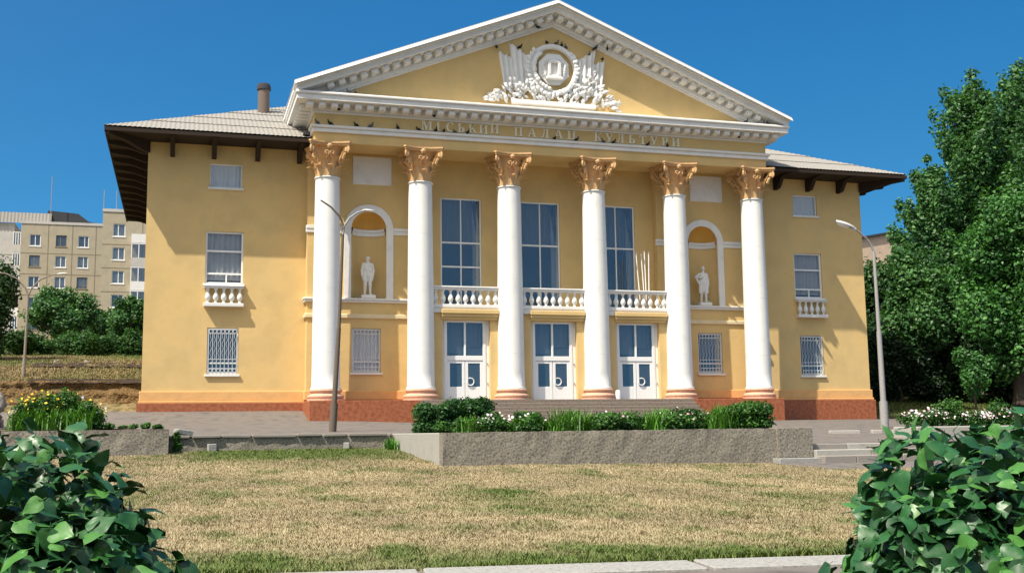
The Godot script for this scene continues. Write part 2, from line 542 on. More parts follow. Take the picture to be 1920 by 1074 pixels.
func entrance(parent: Node, cx: float, jamb: float) -> void:
	var z := -0.34
	var b := MB.new()
	var x0 := cx - 0.98
	var x1 := cx + 0.98
	b.span(x0, x0 + 0.14, -0.55, 3.08, z - 0.06, z + 0.06, 0.01)
	b.span(x1 - 0.14, x1, -0.55, 3.08, z - 0.06, z + 0.06, 0.01)
	b.span(x0 + 0.14, x1 - 0.14, 2.98, 3.08, z - 0.055, z + 0.055, 0.01)
	b.span(x0 + 0.14, x1 - 0.14, 1.26, 1.47, z - 0.055, z + 0.055, 0.01)
	b.span(cx - 0.045, cx + 0.045, 1.47, 2.98, z - 0.05, z + 0.05, 0.01)
	var f := part("door", b, M.frame, parent)
	for s in [-1, 1]:
		var p := MB.new()
		var xa: float = cx + (0.045 if s > 0 else -0.84)
		p.fq([Vector3(xa, 1.47, z), Vector3(xa + 0.795, 1.47, z + 0.004 * s), Vector3(xa + 0.795, 2.98, z - 0.005), Vector3(xa, 2.98, z + 0.003)], Vector3(0, 0, 1))
		part("pane", p, M.glass, f)
		part("curtain", sheet_curtain(xa, xa + 0.79, 1.9 if s > 0 else 1.6, 2.97, z - 0.30, 3), M.net_grey, f)
		var l := MB.new()   # a leaf: two stiles, rails and a solid foot
		var a: float = cx + (0.012 if s > 0 else -0.835)
		var e := a + 0.823
		l.span(a, a + 0.13, -0.53, 1.245, z - 0.03, z + 0.03, 0.01)
		l.span(e - 0.13, e, -0.53, 1.245, z - 0.03, z + 0.03, 0.01)
		l.span(a + 0.13, e - 0.13, 1.13, 1.245, z - 0.028, z + 0.028, 0.01)
		l.span(a + 0.13, e - 0.13, -0.53, 0.07, z - 0.027, z + 0.027, 0.01)
		part("leaf", l, M.frame, f)
		var q := MB.new()
		q.fq([Vector3(a + 0.13, 0.07, z + 0.003), Vector3(e - 0.13, 0.07, z), Vector3(e - 0.13, 1.13, z + 0.004), Vector3(a + 0.13, 1.13, z - 0.004)], Vector3(0, 0, 1))
		part("pane", q, M.glass, f)
	var h := MB.new()   # ring-shaped pull on the right leaf
	var ring := []
	for s in 19:
		var t := PI * 0.62 - TAU * 0.8 * s / 18.0
		ring.append(Vector3(cx + 0.23 + 0.165 * cos(t), 0.30 + 0.165 * sin(t), z + 0.075))
	h.tube(ring, 0.026, 6)
	h.tube([ring[0], ring[0] - Vector3(0, 0, 0.07)], 0.02, 5)
	h.tube([ring[18], ring[18] - Vector3(0, 0, 0.07)], 0.02, 5)
	part("handle", h, M.frame, f)
	# white lining of the jamb, wider to the right
	for r in [[x1 + 0.002, x1 + jamb], [x0 - 0.12, x0 - 0.002]]:
		var j := MB.new()
		j.span(r[0], r[1], -0.55, 3.08, z - 0.05, z + 0.03)
		part("lining", j, M.frame, f)
	for y in [0.2, 1.1]:
		var k := MB.new()
		k.tube([Vector3(x1 + 0.07, y - 0.05, z + 0.05), Vector3(x1 + 0.07, y + 0.05, z + 0.05)], 0.02, 6)
		part("hinge", k, M.steel, f)


# ---------------------------------------------------------------- palace: columns
func acanthus(h: float, w: float, lean: float, curl: float) -> MB:
	var b := MB.new()
	b.sheet(6, 8, func(i, j):
		var t: float = j / 8.0
		var s: float = (i - 3) / 3.0
		var ww: float = w * (0.72 + 0.35 * sin(PI * t)) * (1.0 - 0.55 * t * t * t) * (1.0 + 0.12 * cos(j * PI))
		var out: float = lean * t * t + curl * maxf(0.0, t - 0.68) * 2.6
		var y: float = h * t - curl * 2.2 * pow(maxf(0.0, t - 0.78), 2.0) * 4.0
		return Vector3(s * ww * 0.5, y, out - 0.05 * absf(s) * absf(s) + 0.035 * (1.0 - absf(s)) + 0.012 * cos(i * PI)))
	return b


func volute() -> MB:
	var b := MB.new()
	var pts := []
	var rr := []
	for k in 5:
		pts.append(Vector3(0, lerpf(-0.55, 0.06, k / 4.0), lerpf(-0.30, 0.0, pow(k / 4.0, 1.6))))
		rr.append(0.05)
	for k in 20:
		var t := PI * 0.95 - k * 0.42
		var r := 0.20 * (1.0 - k / 24.0)
		pts.append(Vector3(0, 0.02 + r * sin(t) * 1.0, 0.09 + r * 0.75 * cos(t) + 0.06))
		rr.append(lerpf(0.055, 0.04, k / 19.0))
	b.tube(pts, rr, 6)
	b.box(Vector3(0, 0.02, 0.13), Vector3(0.17, 0.26, 0.20), Basis.IDENTITY, 0.06)
	b.box(Vector3(0, -0.25, -0.03), Vector3(0.13, 0.34, 0.13), Basis(Vector3.RIGHT, 0.45), 0.05)
	return b


func column(parent: Node) -> MeshInstance3D:
	var b := MB.new()
	var prof := []
	for k in 15:
		var t := k / 14.0
		prof.append(Vector2(0.613 - 0.083 * pow(t, 1.35), SHAFT_H * t))
	prof[14].y = SHAFT_H - 0.09
	prof.append(Vector2(0.53, SHAFT_H - 0.088))
	prof.insert(0, Vector2(0.66, 0.0))
	prof.insert(0, Vector2(0.66, -0.05))
	prof[2] = Vector2(0.613, 0.055)
	b.lathe(prof, Vector3.ZERO, 48)
	var o := part("column", b, M.white, parent)
	for y in [1.55, 4.35, 4.95, 6.9]:   # faint drum joints: thin raised lines of paint
		var jn := MB.new()
		var r: float = 0.613 - 0.083 * pow(y / SHAFT_H, 1.35)
		jn.lathe([Vector2(r - 0.003, y - 0.012), Vector2(r + 0.004, y - 0.006), Vector2(r + 0.004, y + 0.006), Vector2(r - 0.003, y + 0.012)], Vector3.ZERO, 48)
		part("joint", jn, M.trim, o)
	var base := MB.new()
	prof = [Vector2(0.66, -0.052)]
	var low := []
	for k in 9:
		var t := -PI / 2 + PI * k / 8.0
		low.append(Vector2(0.705 + 0.085 * cos(t), -0.37 + 0.085 * sin(t)))
	var high := []
	for k in 7:
		var t := -PI / 2 + PI * k / 6.0
		high.append(Vector2(0.665 + 0.05 * cos(t), -0.115 + 0.055 * sin(t)))
	var all := [Vector2(0.80, -0.55), Vector2(0.80, -0.46)] + low + [Vector2(0.70, -0.28), Vector2(0.645, -0.25), Vector2(0.63, -0.21), Vector2(0.65, -0.175)] + high + [Vector2(0.60, -0.055)]
	base.lathe(all, Vector3.ZERO, 40)
	part("base", base, M.terracotta, o)
	var ring := MB.new()
	var rp := []
	for k in 7:
		var t := -PI / 2 + PI * k / 6.0
		rp.append(Vector2(0.535 + 0.045 * cos(t), SHAFT_H - 0.045 + 0.042 * sin(t)))
	ring.lathe(rp, Vector3.ZERO, 36)
	part("astragal", ring, M.trim, o)
	var bell := MB.new()
	bell.lathe([Vector2(0.50, SHAFT_H), Vector2(0.47, SHAFT_H + 0.3), Vector2(0.47, SHAFT_H + 0.75), Vector2(0.50, SHAFT_H + 1.05), Vector2(0.58, SHAFT_H + 1.28), Vector2(0.60, SHAFT_H + 1.335)], Vector3.ZERO, 32)
	part("bell", bell, M.capital, o)
	for row in [[8, 0.0, 0.54, 0.37, 0.14, 0.34, 0.0], [8, 0.0, 0.95, 0.38, 0.19, 0.40, 0.5]]:
		var lm := acanthus(row[2], row[3], row[4], row[5]).mesh(M.capital)
		for k in row[0]:
			var lf := put("acanthus_leaf", lm, null, o)
			var t: float = TAU * (k + row[6]) / row[0]
			lf.transform = Transform3D(Basis(Vector3.UP, t), Vector3(0.505 * sin(t), SHAFT_H + 0.02, 0.505 * cos(t)))
	var vm := volute().mesh(M.capital)
	for k in 4:
		var t := PI / 4 + PI / 2 * k
		var vo := put("volute", vm, null, o)
		vo.transform = Transform3D(Basis(Vector3.UP, t), Vector3(0.92 * sin(t), SHAFT_H + 1.13, 0.92 * cos(t)))
	var hm := MB.new()   # small inner scrolls and the flower in the middle of each side
	for s in [-1.0, 1.0]:
		var pts := []
		for k in 14:
			var t := -0.4 + k * 0.45
			var r := 0.11 * (1.0 - k / 17.0)
			pts.append(Vector3(s * (0.13 - r * cos(t)), 1.02 + r * sin(t), 0.02))
		pts.insert(0, Vector3(s * 0.16, 0.72, -0.10))
		hm.tube(pts, 0.03, 5)
	hm.blob(Vector3(0, 1.33, 0.06), Vector3(0.12, 0.11, 0.07), 8, 5)
	for s in 6:
		hm.blob(Vector3(0.10 * cos(TAU * s / 6), 1.33 + 0.09 * sin(TAU * s / 6), 0.05), Vector3(0.055, 0.05, 0.05), 6, 4)
	var hmm := hm.mesh(M.capital)
	for k in 4:
		var t := PI / 2 * k
		var fl := put("rosette", hmm, null, o)
		fl.transform = Transform3D(Basis(Vector3.UP, t), Vector3(0.62 * sin(t), SHAFT_H, 0.62 * cos(t)))
	var ab := MB.new()   # abacus with hollowed sides and cut corners
	for lay in [[0.0, 0.09, 0.88], [0.092, 0.17, 0.93]]:
		var poly := PackedVector2Array()
		for k in 4:
			for s in 7:
				var t := s / 6.0
				var p := Vector2(lerpf(-0.84, 0.84, t), lay[2] - 0.22 * sin(PI * t))
				poly.append(p.rotated(-PI / 2 * k))
		ab.xf = Transform3D(Basis(Vector3.RIGHT, -PI / 2), Vector3(0, SHAFT_H + 1.335, 0))
		ab.prism(poly, lay[0], lay[1])
	part("abacus", ab, M.capital, o)
	return o


# ---------------------------------------------------------------- palace: niche
func niche(parent: Node, cx: float) -> void:
	var r := 0.80
	var dep := 0.62
	var y0 := 4.12
	var ys := 7.33
	var z := LOWER_Z
	var b := MB.new()
	b.sheet(24, 1, func(i, j):
		var t: float = PI * i / 24.0
		return Vector3(cx + r * cos(t), lerpf(y0, ys, j), z - dep * sin(t)))
	var o := part("niche", b, M.yellow, parent)
	var d := MB.new()
	d.sheet(24, 12, func(i, j):
		var t: float = PI * i / 24.0
		var e: float = PI / 2 * j / 12.0
		return Vector3(cx + r * cos(e) * cos(t), ys + r * sin(e), z - dep * cos(e) * sin(t)))
	part("conch", d, M.ochre, o)
	var sp := MB.new()   # the wall between the arch and the square opening behind it
	for k in 24:
		var t0 := PI * k / 24.0
		var t1 := PI * (k + 1) / 24.0
		var p := Vector3(cx + r * cos(t0), ys + r * sin(t0), z)
		var q := Vector3(cx + r * cos(t1), ys + r * sin(t1), z)
		sp.fq([p, q, Vector3(q.x, ys + r + 0.02, z), Vector3(p.x, ys + r + 0.02, z)], Vector3(0, 0, 1))
	part("spandrel", sp, M.yellow, o)
	var a := MB.new()   # the white band round the opening
	var poly := PackedVector2Array()
	for k in 33:
		var t := PI * k / 32.0
		poly.append(Vector2(cx + 1.13 * cos(t), ys + 1.13 * sin(t)))
	for k in 33:
		var t := PI - PI * k / 32.0
		poly.append(Vector2(cx + 0.81 * cos(t), ys + 0.81 * sin(t)))
	a.prism(poly, z - 0.03, z + 0.075)
	a.span(cx - 1.13, cx - 0.81, y0, ys - 0.004, z - 0.03, z + 0.078)
	a.span(cx + 0.81, cx + 1.13, y0, ys - 0.004, z - 0.03, z + 0.078)
	part("archivolt", a, M.trim, o)
	var c := MB.new()   # curved band inside
	for lay in [[7.08, 7.26, 0.05], [7.262, 7.38, 0.09]]:
		c.sheet(24, 1, func(i, j):
			var t: float = PI * i / 24.0
			return Vector3(cx + (r - lay[2]) * cos(t), lerpf(lay[0], lay[1], j), z - (dep - lay[2]) * sin(t)))
		for yy in [lay[0], lay[1]]:
			var ledge := func(i, j):
				var t: float = PI * i / 24.0
				var k: float = lay[2] * (1 - j)
				return Vector3(cx + (r - k) * cos(t), yy, z - (dep - k) * sin(t))
			c.sheet(24, 1, ledge, yy == lay[0])
	part("inner_band", c, M.trim, o)
	var fl := MB.new()
	var fp := PackedVector2Array()
	for k in 25:
		var t := PI * k / 24.0
		fp.append(Vector2(cx + r * cos(t), -(z - dep * sin(t))))
	fl.xf = Transform3D(Basis(Vector3.RIGHT, -PI / 2), Vector3.ZERO)
	fl.prism(fp, y0 - 0.06, y0)
	part("niche_floor", fl, M.trim, o)


# ---------------------------------------------------------------- palace: coat of arms
func emblem(parent: Node) -> void:
	var cz := 0.45
	var c := Vector3(0, 14.95, cz)
	var bar := MB.new()
	bar.span(-2.05, 2.05, 13.14, 13.34, cz - 0.02, cz + 0.34, 0.02)
	var o := part("coat_of_arms", bar, M.relief, parent)
	var ring := MB.new()
	var pts := []
	for k in 49:
		var t := TAU * k / 48.0
		pts.append(c + Vector3(1.13 * cos(t), 1.13 * sin(t), 0.10))
	ring.tube(pts, 0.14, 8, false)
	part("ring", ring, M.relief, o)
	var oc := MB.new()
	var poly := PackedVector2Array()
	var inner := PackedVector2Array()
	for k in 8:
		var t := TAU * (k + 0.5) / 8.0
		poly.append(Vector2(c.x + 0.80 * cos(t), c.y + 0.80 * sin(t)))
		inner.append(Vector2(c.x + 0.70 * cos(t), c.y + 0.70 * sin(t)))
	oc.prism(poly, cz - 0.02, cz + 0.20)
	part("medallion", oc, M.relief, o)
	var dv := MB.new()   # the device: two posts under a curved head on a stepped foot, rays beside
	dv.span(-0.42, 0.42, 14.42, 14.54, cz + 0.19, cz + 0.40, 0.02)
	dv.span(-0.34, 0.34, 14.542, 14.63, cz + 0.19, cz + 0.36, 0.02)
	for s in [-1.0, 1.0]:
		dv.span(s * 0.25 - 0.075, s * 0.25 + 0.075, 14.63, 15.2, cz + 0.19, cz + 0.37, 0.02)
	var hd := []
	for k in 9:
		var t := PI * k / 8.0
		hd.append(Vector3(0.27 * cos(t), 15.18 + 0.13 * sin(t), cz + 0.29))
	dv.tube(hd, 0.085, 6)
	for k in 11:
		var t := PI * 0.12 + PI * 0.76 * k / 10.0
		var p := Vector3(0.50 * cos(t), 15.02 + 0.42 * sin(t), cz + 0.22)
		dv.box(p, Vector3(0.055, 0.17, 0.10), Basis(Vector3(0, 0, 1), t - PI / 2), 0.015)
	for s in [-1.0, 1.0]:
		for k in 4:
			dv.box(Vector3(s * (0.46 + 0.03 * k), 14.70 + 0.13 * k, cz + 0.24), Vector3(0.09, 0.2, 0.12), Basis(Vector3(0, 0, 1), s * (0.4 - 0.15 * k)), 0.02)
	part("device", dv, M.relief, o)
	# pleated flags leaning out behind the ring
	var flags := []
	for s in [-1.0, 1.0]:
		flags.append([Vector2(s * 0.95, 13.9), Vector2(s * 1.85, 13.7), Vector2(s * 2.15, 16.1), Vector2(s * 1.05, 15.35), 0.16])
		flags.append([Vector2(s * 1.5, 13.8), Vector2(s * 2.38, 13.8), Vector2(s * 2.66, 15.62), Vector2(s * 1.75, 15.25), 0.10])
	for q in flags:
		var fm := MB.new()
		var ph: float = q[4] * 40.0
		var fn := func(i, j):
			var u: float = i / 20.0
			var w: float = j / 12.0
			var p: Vector2 = q[0].lerp(q[1], u).lerp(q[3].lerp(q[2], u), w)
			p.y += 0.05 * sin(i * 1.9 + ph) * w
			return Vector3(p.x, p.y, cz + q[4] + 0.075 * sin(i * 1.15 + w * 2.2 + ph) + 0.02 * sin(j * 1.3))
		fm.sheet(20, 12, fn, q[0].x < 0)
		var fe := func(i, j):
			var p: Vector3 = fn.call(i, 12)
			return p if j == 0 else Vector3(p.x, p.y, cz)
		fm.sheet(20, 1, fe, q[0].x > 0)
		var fo := func(i, j):
			var p: Vector3 = fn.call(20, i * 12 / 20)
			return p if j == 0 else Vector3(p.x, p.y, cz)
		fm.sheet(20, 1, fo)
		part("flag", fm, M.relief, o)
	# wreath and heaped foliage: leaves of three shapes
	var shapes := []
	for k in 3:
		var lm := MB.new()
		var kk := k
		lm.sheet(4, 6, func(i, j):
			var t: float = j / 6.0
			var s: float = (i - 2) / 2.0
			var w: float = (0.5 - 0.1 * kk) * sin(PI * (0.06 + 0.9 * t)) * (1.0 + (0.22 * cos(j * PI) if kk > 0 else 0.0))
			return Vector3(s * w * 0.5, t, 0.28 * sin(PI * t) - 0.22 * absf(s) * w + 0.06))
		shapes.append(lm.mesh(M.relief))
	var r := RandomNumberGenerator.new()
	r.seed = 41
	for k in 26:   # laurel round the lower two thirds of the ring
		var t := lerpf(-PI * 1.18, PI * 0.18, k / 25.0)
		for s in [-1.0, 1.0]:
			var lf := put("wreath_leaf", shapes[0], null, o)
			var way := t + PI / 2 if t > -PI / 2 else t - PI / 2
			var sc := r.randf_range(0.34, 0.44)
			lf.transform = Transform3D(Basis(Vector3(0, 0, 1), way - PI / 2 + s * 0.5).scaled(Vector3.ONE * sc), c + Vector3((1.13 + s * 0.06) * cos(t), (1.13 + s * 0.06) * sin(t), 0.20))
	for k in 230:
		var u := r.randf_range(-1.0, 1.0)
		var x := u * 3.15
		var top := 13.55 + 0.95 * (1.0 - pow(absf(u), 1.3)) + (1.25 * exp(-pow((absf(x) - 1.95) / 0.45, 2.0)) if u > 0 else 0.35 * exp(-pow((absf(x) - 2.1) / 0.4, 2.0)))
		var y := lerpf(13.32, top, pow(r.randf(), 0.8))
		if Vector2(x, y - c.y).length() < 1.2:
			continue
		var lf := put("foliage_leaf", shapes[r.randi() % 3], null, o)
		var sc := r.randf_range(0.26, 0.46)
		lf.transform = Transform3D(Basis(Vector3(0, 0, 1), -u * 1.1 + r.randf_range(-0.9, 0.9)) * Basis(Vector3.RIGHT, r.randf_range(-0.1, 0.6)) * Basis.from_scale(Vector3.ONE * sc), Vector3(x, y - 0.16, cz + r.randf_range(0.04, 0.20)))


# ---------------------------------------------------------------- palace: walls, entablature, roofs
func build_palace() -> void:
	palace = thing("palace_of_culture", "yellow neoclassical palace of culture with six white columns and a pediment", "public building")
	var P := palace
	# wings
	for s in [-1.0, 1.0]:
		var cx: float = s * 14.79
		var holes := []
		for h in [[1.42, 9.08, 10.18], [1.64, 4.72, 7.08], [1.34, 0.70, 2.76]]:
			holes.append(Rect2(cx - h[0] / 2, h[1], h[0], h[2] - h[1]))
		var b := MB.new()
		b.wall(minf(s * 11.0, s * 18.15), maxf(s * 11.0, s * 18.15), -0.55, 11.0, WING_Z, 0.45, holes)
		b.span(s * 17.75, s * 18.148, -0.55, 11.0, WING_Z - 0.452, BACK_Z + 1.7)
		part("wall", b, M.yellow, P)
		var z := WING_Z - 0.13
		var f := window(P, cx, 9.08, 10.18, 1.42, z, [], [], 0.06, "glass_clear")
		part("curtain", sheet_curtain(cx - 0.7, cx + 0.7, 9.1, 10.16, z - 0.075, 8), M.curtain, f)
		sill(f, cx, 9.08, 1.42, WING_Z)
		f = window(P, cx, 4.72, 7.08, 1.64, z, [[cx + (0.1 if s < 0 else 0.05), 4.72, 5.18]], [5.18, 6.2], 0.08, "glass_clear")
		part("curtain", sheet_curtain(cx - 0.8, cx + 0.8, 4.9, 7.05, z - 0.09, 7), M.net, f)
		sill(f, cx, 4.72, 1.64, WING_Z)
		f = window(P, cx, 0.70, 2.76, 1.34, z, [], [1.2], 0.07)
		grille(f, cx, 0.74, 2.74, 1.26, WING_Z + 0.035)
		sill(f, cx, 0.70, 1.34, WING_Z)
		balustrade(P, cx - 0.86, cx + 0.86, 3.68, 4.62, WING_Z + 0.165, 5, 0.15, 0.12)
		var m := MB.new()   # base moulding and red plinth
		m.span(s * 11.19, s * 18.235, -0.45, -0.04, WING_Z + 0.085, WING_Z - 19.6, 0.02)
		m.span(s * 11.19, s * 18.275, -0.56, -0.452, WING_Z + 0.125, WING_Z - 19.6, 0.02)
		part("base_moulding", m, M.apricot, P)
		m = MB.new()
		m.span(s * 11.19, s * 18.335, -2.2, -0.562, WING_Z + 0.185, WING_Z - 19.6, 0.015)
		part("plinth", m, M.red, P)
	var bk := MB.new()
	bk.span(-17.74, 17.74, -2.0, 11.0, BACK_Z + 1.7, BACK_Z + 2.1)
	part("wall", bk, M.yellow, P)
	# dark floors and ceilings inside, so that the windows do not look through the house
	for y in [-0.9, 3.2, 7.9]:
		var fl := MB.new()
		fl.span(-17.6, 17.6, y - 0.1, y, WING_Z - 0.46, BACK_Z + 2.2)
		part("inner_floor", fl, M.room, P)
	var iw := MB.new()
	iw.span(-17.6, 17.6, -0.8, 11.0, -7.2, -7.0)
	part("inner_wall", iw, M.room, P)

	# niche bays beside the loggia
	for s in [-1.0, 1.0]:
		var nx: float = s * 8.42
		var wx: float = -8.52 if s < 0 else 8.66
		var b := MB.new()
		b.wall(minf(s * 5.95, s * 11.2), maxf(s * 5.95, s * 11.2), -0.55, 10.86, LOWER_Z, 0.62, [Rect2(nx - 0.8, 4.12, 1.6, 4.03), Rect2(wx - 0.66, 0.76, 1.32, 2.0)])
		b.span(s * 10.8, s * 11.198, -0.55, 10.86, LOWER_Z - 0.622, WING_Z - 0.3)
		part("wall", b, M.yellow, P)
		niche(P, nx)
		var pn := MB.new()
		var px: float = -8.27 if s < 0 else 8.70
		pn.span(px - 0.9, px + 0.9, 9.40, 10.72, LOWER_Z - 0.02, LOWER_Z + 0.07, 0.02)
		part("blank_panel", pn, M.panel, P)
		var t := MB.new()   # sill course under the niche, string course, impost bands
		t.span(s * 5.95, s * 11.32, 3.93, 4.03, LOWER_Z - 0.63, LOWER_Z + 0.10, 0.012)
		t.span(s * 5.95, s * 11.36, 4.032, 4.118, LOWER_Z - 0.63, LOWER_Z + 0.16, 0.012)
		part("sill_course", t, M.trim, P)
		t = MB.new()
		t.span(s * 5.97, s * 11.31, 3.20, 3.40, LOWER_Z - 0.63, LOWER_Z + 0.09, 0.03)
		part("string_course", t, M.cream, P)
		for r in [[5.90, nx * s - 1.132], [nx * s + 1.132, 11.27]]:
			t = MB.new()
			t.span(s * r[0], s * r[1], 7.08, 7.25, LOWER_Z - 0.1, LOWER_Z + 0.055, 0.012)
			t.span(s * r[0], s * r[1], 7.252, 7.40, LOWER_Z - 0.1, LOWER_Z + 0.085, 0.012)
			part("impost_band", t, M.trim, P)
		var z := LOWER_Z - 0.14
		var f := window(P, wx, 0.76, 2.76, 1.32, z, [], [1.25], 0.07, "glass_clear" if s < 0 else "glass")
		grille(f, wx, 0.80, 2.74, 1.24, LOWER_Z + 0.03)
		if s < 0:
			part("curtain", sheet_curtain(wx - 0.62, wx + 0.62, 0.8, 2.74, z - 0.06, 9), M.curtain, f)
		sill(f, wx, 0.76, 1.32, LOWER_Z)
		var m := MB.new()
		m.span(s * 6.3, s * 11.28, -0.46, -0.06, LOWER_Z - 0.5, LOWER_Z + 0.085, 0.02)
		part("base_moulding", m, M.apricot, P)
		m = MB.new()
		m.span(s * 6.55, s * 11.30, -2.0, -0.552, 0.94, WING_Z - 0.4, 0.015)
		part("plinth", m, M.red, P)

	# loggia above the doors
	var b := MB.new()
	var holes := []
	for x in [-3.95, 0.0, 3.95]:
		holes.append(Rect2(x - 1.0, 3.95, 2.0, 5.12))
	b.wall(-5.94, 5.94, 3.4, 10.86, LOGGIA_Z, 0.4, holes)
	part("wall", b, M.yellow, P)
	for x in [-3.95, 0.0, 3.95]:
		var z := LOGGIA_Z - 0.12
		var f := window(P, x, 3.95, 9.07, 2.0, z, [[x, 3.95, 9.07]], [5.78, 6.93] if x < -1 else [6.93], 0.075)
		part("curtain", sheet_curtain(x + 0.62, x + 0.98, 4.0, 9.0, z - 0.20, 3), M.curtain, f)
		part("curtain", sheet_curtain(x - 0.97, x + 0.97, 6.9, 9.02, z - 0.30, 11), M.net_grey, f)
		var dr := MB.new()
		dr.sheet(8, 8, func(i, j): return Vector3(lerpf(x + 0.98, x + 0.55 + 0.35 * (1.0 - j / 8.0), i / 8.0), lerpf(6.9, 9.05, j / 8.0), z - 0.15 + 0.03 * sin(i * 1.9)))
		part("drape", dr, M.drape, f)
	var sl := MB.new()
	sl.span(-6.2, 6.2, 3.40, 3.615, LOGGIA_Z - 0.42, 0.05)
	part("balcony_floor", sl, M.trim, P)
	var ce := MB.new()
	ce.span(-11.1, 11.1, 10.86, 11.2, WING_Z - 0.2, 0.20)
	part("portico_ceiling", ce, M.yellow, P)
	# lower wall with the three doors
	b = MB.new()
	holes = []
	for x in [-4.19, 0.0, 4.19]:
		holes.append(Rect2(x - 1.10, -0.55, 2.24, 3.63))
	b.wall(-6.2, 6.2, -0.555, 3.398, -0.08, 0.34, holes)
	for s in [-1.0, 1.0]:
		b.span(s * 5.9, s * 6.198, -0.55, 3.398, -0.422, LOGGIA_Z + 0.02)
	part("wall", b, M.yellow, P)
	for x in [-4.19, 0.0, 4.19]:
		entrance(P, x, 0.155)
		var h := MB.new()
		h.span(x - 1.14, x + 1.46, 3.09, 3.20, -0.09, 0.06, 0.015)
		h.span(x - 1.16, x + 1.48, 3.202, 3.34, -0.09, 0.13, 0.015)
		h.span(x - 1.18, x + 1.50, 3.342, 3.54, -0.09, 0.20, 0.02)
		part("door_hood", h, M.yellow, P)
	for k in 3:
		var x: float = COL_X[k + 1]
		balustrade(P, x + 0.52, x + 3.68, 3.62, 4.60, -0.07, 9)

	for x in COL_X:
		column(P).position = Vector3(x, 0, 0)

	# stylobate and steps
	var st := MB.new()
	st.span(-6.545, 6.545, -2.0, -0.55, 0.93, -1.3, 0.01)
	part("porch_floor", st, M.step, P)
	for k in 6:
		st = MB.new()
		st.span(-6.54, 6.54, -2.0, -0.55 - 0.165 * (k + 1), 0.932 + 0.32 * k, 0.93 + 0.32 * (k + 1), 0.015)
		part("step", st, M.step, P)

	entablature()
	emblem(P)
	lettering()
	roofs()


func entablature() -> void:
	var P := palace
	var zf := 0.45
	var b := MB.new()
	b.span(-11.15, 11.15, 10.805, 11.245, zf, -0.56, 0.01)
	for s in [-1.0, 1.0]:
		b.span(s * 10.2, s * 11.148, 10.805, 11.245, -0.562, WING_Z - 0.3)
	part("architrave", b, M.yellow, P)
	b = MB.new()
	b.span(-11.25, 11.25, 11.247, 11.43, zf + 0.10, WING_Z - 0.3, 0.02)
	b.span(-11.33, 11.33, 11.432, 11.56, zf + 0.18, WING_Z - 0.3, 0.03)
	part("moulding", b, M.trim, P)
	b = MB.new()
	b.span(-11.15, 11.15, 11.562, 12.10, zf, BACK_Z + 2.2)
	part("frieze", b, M.yellow, P)
	# horizontal cornice: bed, blocks, lip
	b = MB.new()
	b.span(-11.22, 11.22, 12.102, 12.20, zf + 0.08, BACK_Z + 2.2, 0.02)
	b.span(-11.30, 11.30, 12.202, 12.47, zf + 0.16, BACK_Z + 2.2)
	b.span(-12.0, 12.0, 12.472, 12.70, 1.28, -6.4, 0.01)
	b.span(-12.06, 12.06, 12.702, 12.84, 1.36, -6.4, 0.04)
	var o := part("cornice", b, M.trim, P)
	var bm := MB.new()
	bm.box(Vector3.ZERO, Vector3(0.30, 0.235, 0.48), Basis.IDENTITY, 0.015)
	bm.box(Vector3(0, -0.02, 0.25), Vector3(0.24, 0.15, 0.08), Basis.IDENTITY, 0.02)
	var block := bm.mesh(M.trim)
	for k in 44:
		put("modillion", block, null, o, Vector3(-11.4 + 22.8 * k / 43.0, 12.352, zf + 0.39))
	for s in [-1.0, 1.0]:
		for k in 12:
			var e := put("modillion", block, null, o)
			e.transform = Transform3D(Basis(Vector3.UP, s * PI / 2), Vector3(s * 11.53, 12.352, 0.35 - 0.53 * k))
	# tympanum
	b = MB.new()
	b.prism(PackedVector2Array([Vector2(-11.0, 12.842), Vector2(11.0, 12.842), Vector2(11.0, 13.0), Vector2(0, 17.5), Vector2(-11.0, 13.0)]), zf - 0.4, zf)
	part("tympanum", b, M.yellow, P)
	# raking cornices, cut plumb at the ridge and level on the cornice below
	for s in [-1.0, 1.0]:
		b = MB.new()
		var clip := PackedVector2Array([Vector2(-0.0, 12.846), Vector2(14.0, 12.846), Vector2(14.0, 20), Vector2(-0.0, 20)])
		for lay in [[0.0, 0.10, 12.09, 1.46], [0.10, 0.20, 12.05, 1.40], [0.202, 0.43, 12.0, 1.30], [0.432, 0.70, 11.6, 0.60], [0.702, 0.86, 11.4, 0.64], [0.862, 0.97, 11.3, 0.56]]:
			var xe: float = lay[2]
			var poly := PackedVector2Array([Vector2(0.001, 18.03 - lay[0]), Vector2(xe, 18.03 - lay[0] - 0.4 * xe), Vector2(xe, 18.03 - lay[1] - 0.4 * xe), Vector2(0.001, 18.03 - lay[1])])
			for piece in Geometry2D.intersect_polygons(poly, clip):
				var q := PackedVector2Array()
				for p in piece:
					q.append(Vector2(p.x * s, p.y))
				b.prism(q, zf - 0.3, lay[3])
		var top := Vector3(s * 0.001, 18.05, 1.462)
		var end := Vector3(s * 12.13, 18.05 - 0.4 * 12.13, 1.462)
		var dn := Vector3(0, -0.16, 0.10)
		var nn := Vector3(0, 0.6, 1.0).normalized() + Vector3(s * 0.25, 0, 0)
		b.fq([top, end, end + dn, top + dn], nn.normalized())
		b.fq([top + dn, end + dn, end + dn + Vector3(0, -0.02, 0), top + dn + Vector3(0, -0.02, 0)], Vector3(0, 0, 1))
		var rk := part("raking_cornice", b, M.trim, P)
		for k in 22:
			var x: float = s * (0.28 + 0.487 * k)
			var e := put("modillion", block, null, rk)
			e.transform = Transform3D(Basis(Vector3(0, 0, 1), -s * atan(0.4)), Vector3(x, 18.03 - 0.565 - 0.4 * absf(x), zf + 0.37))


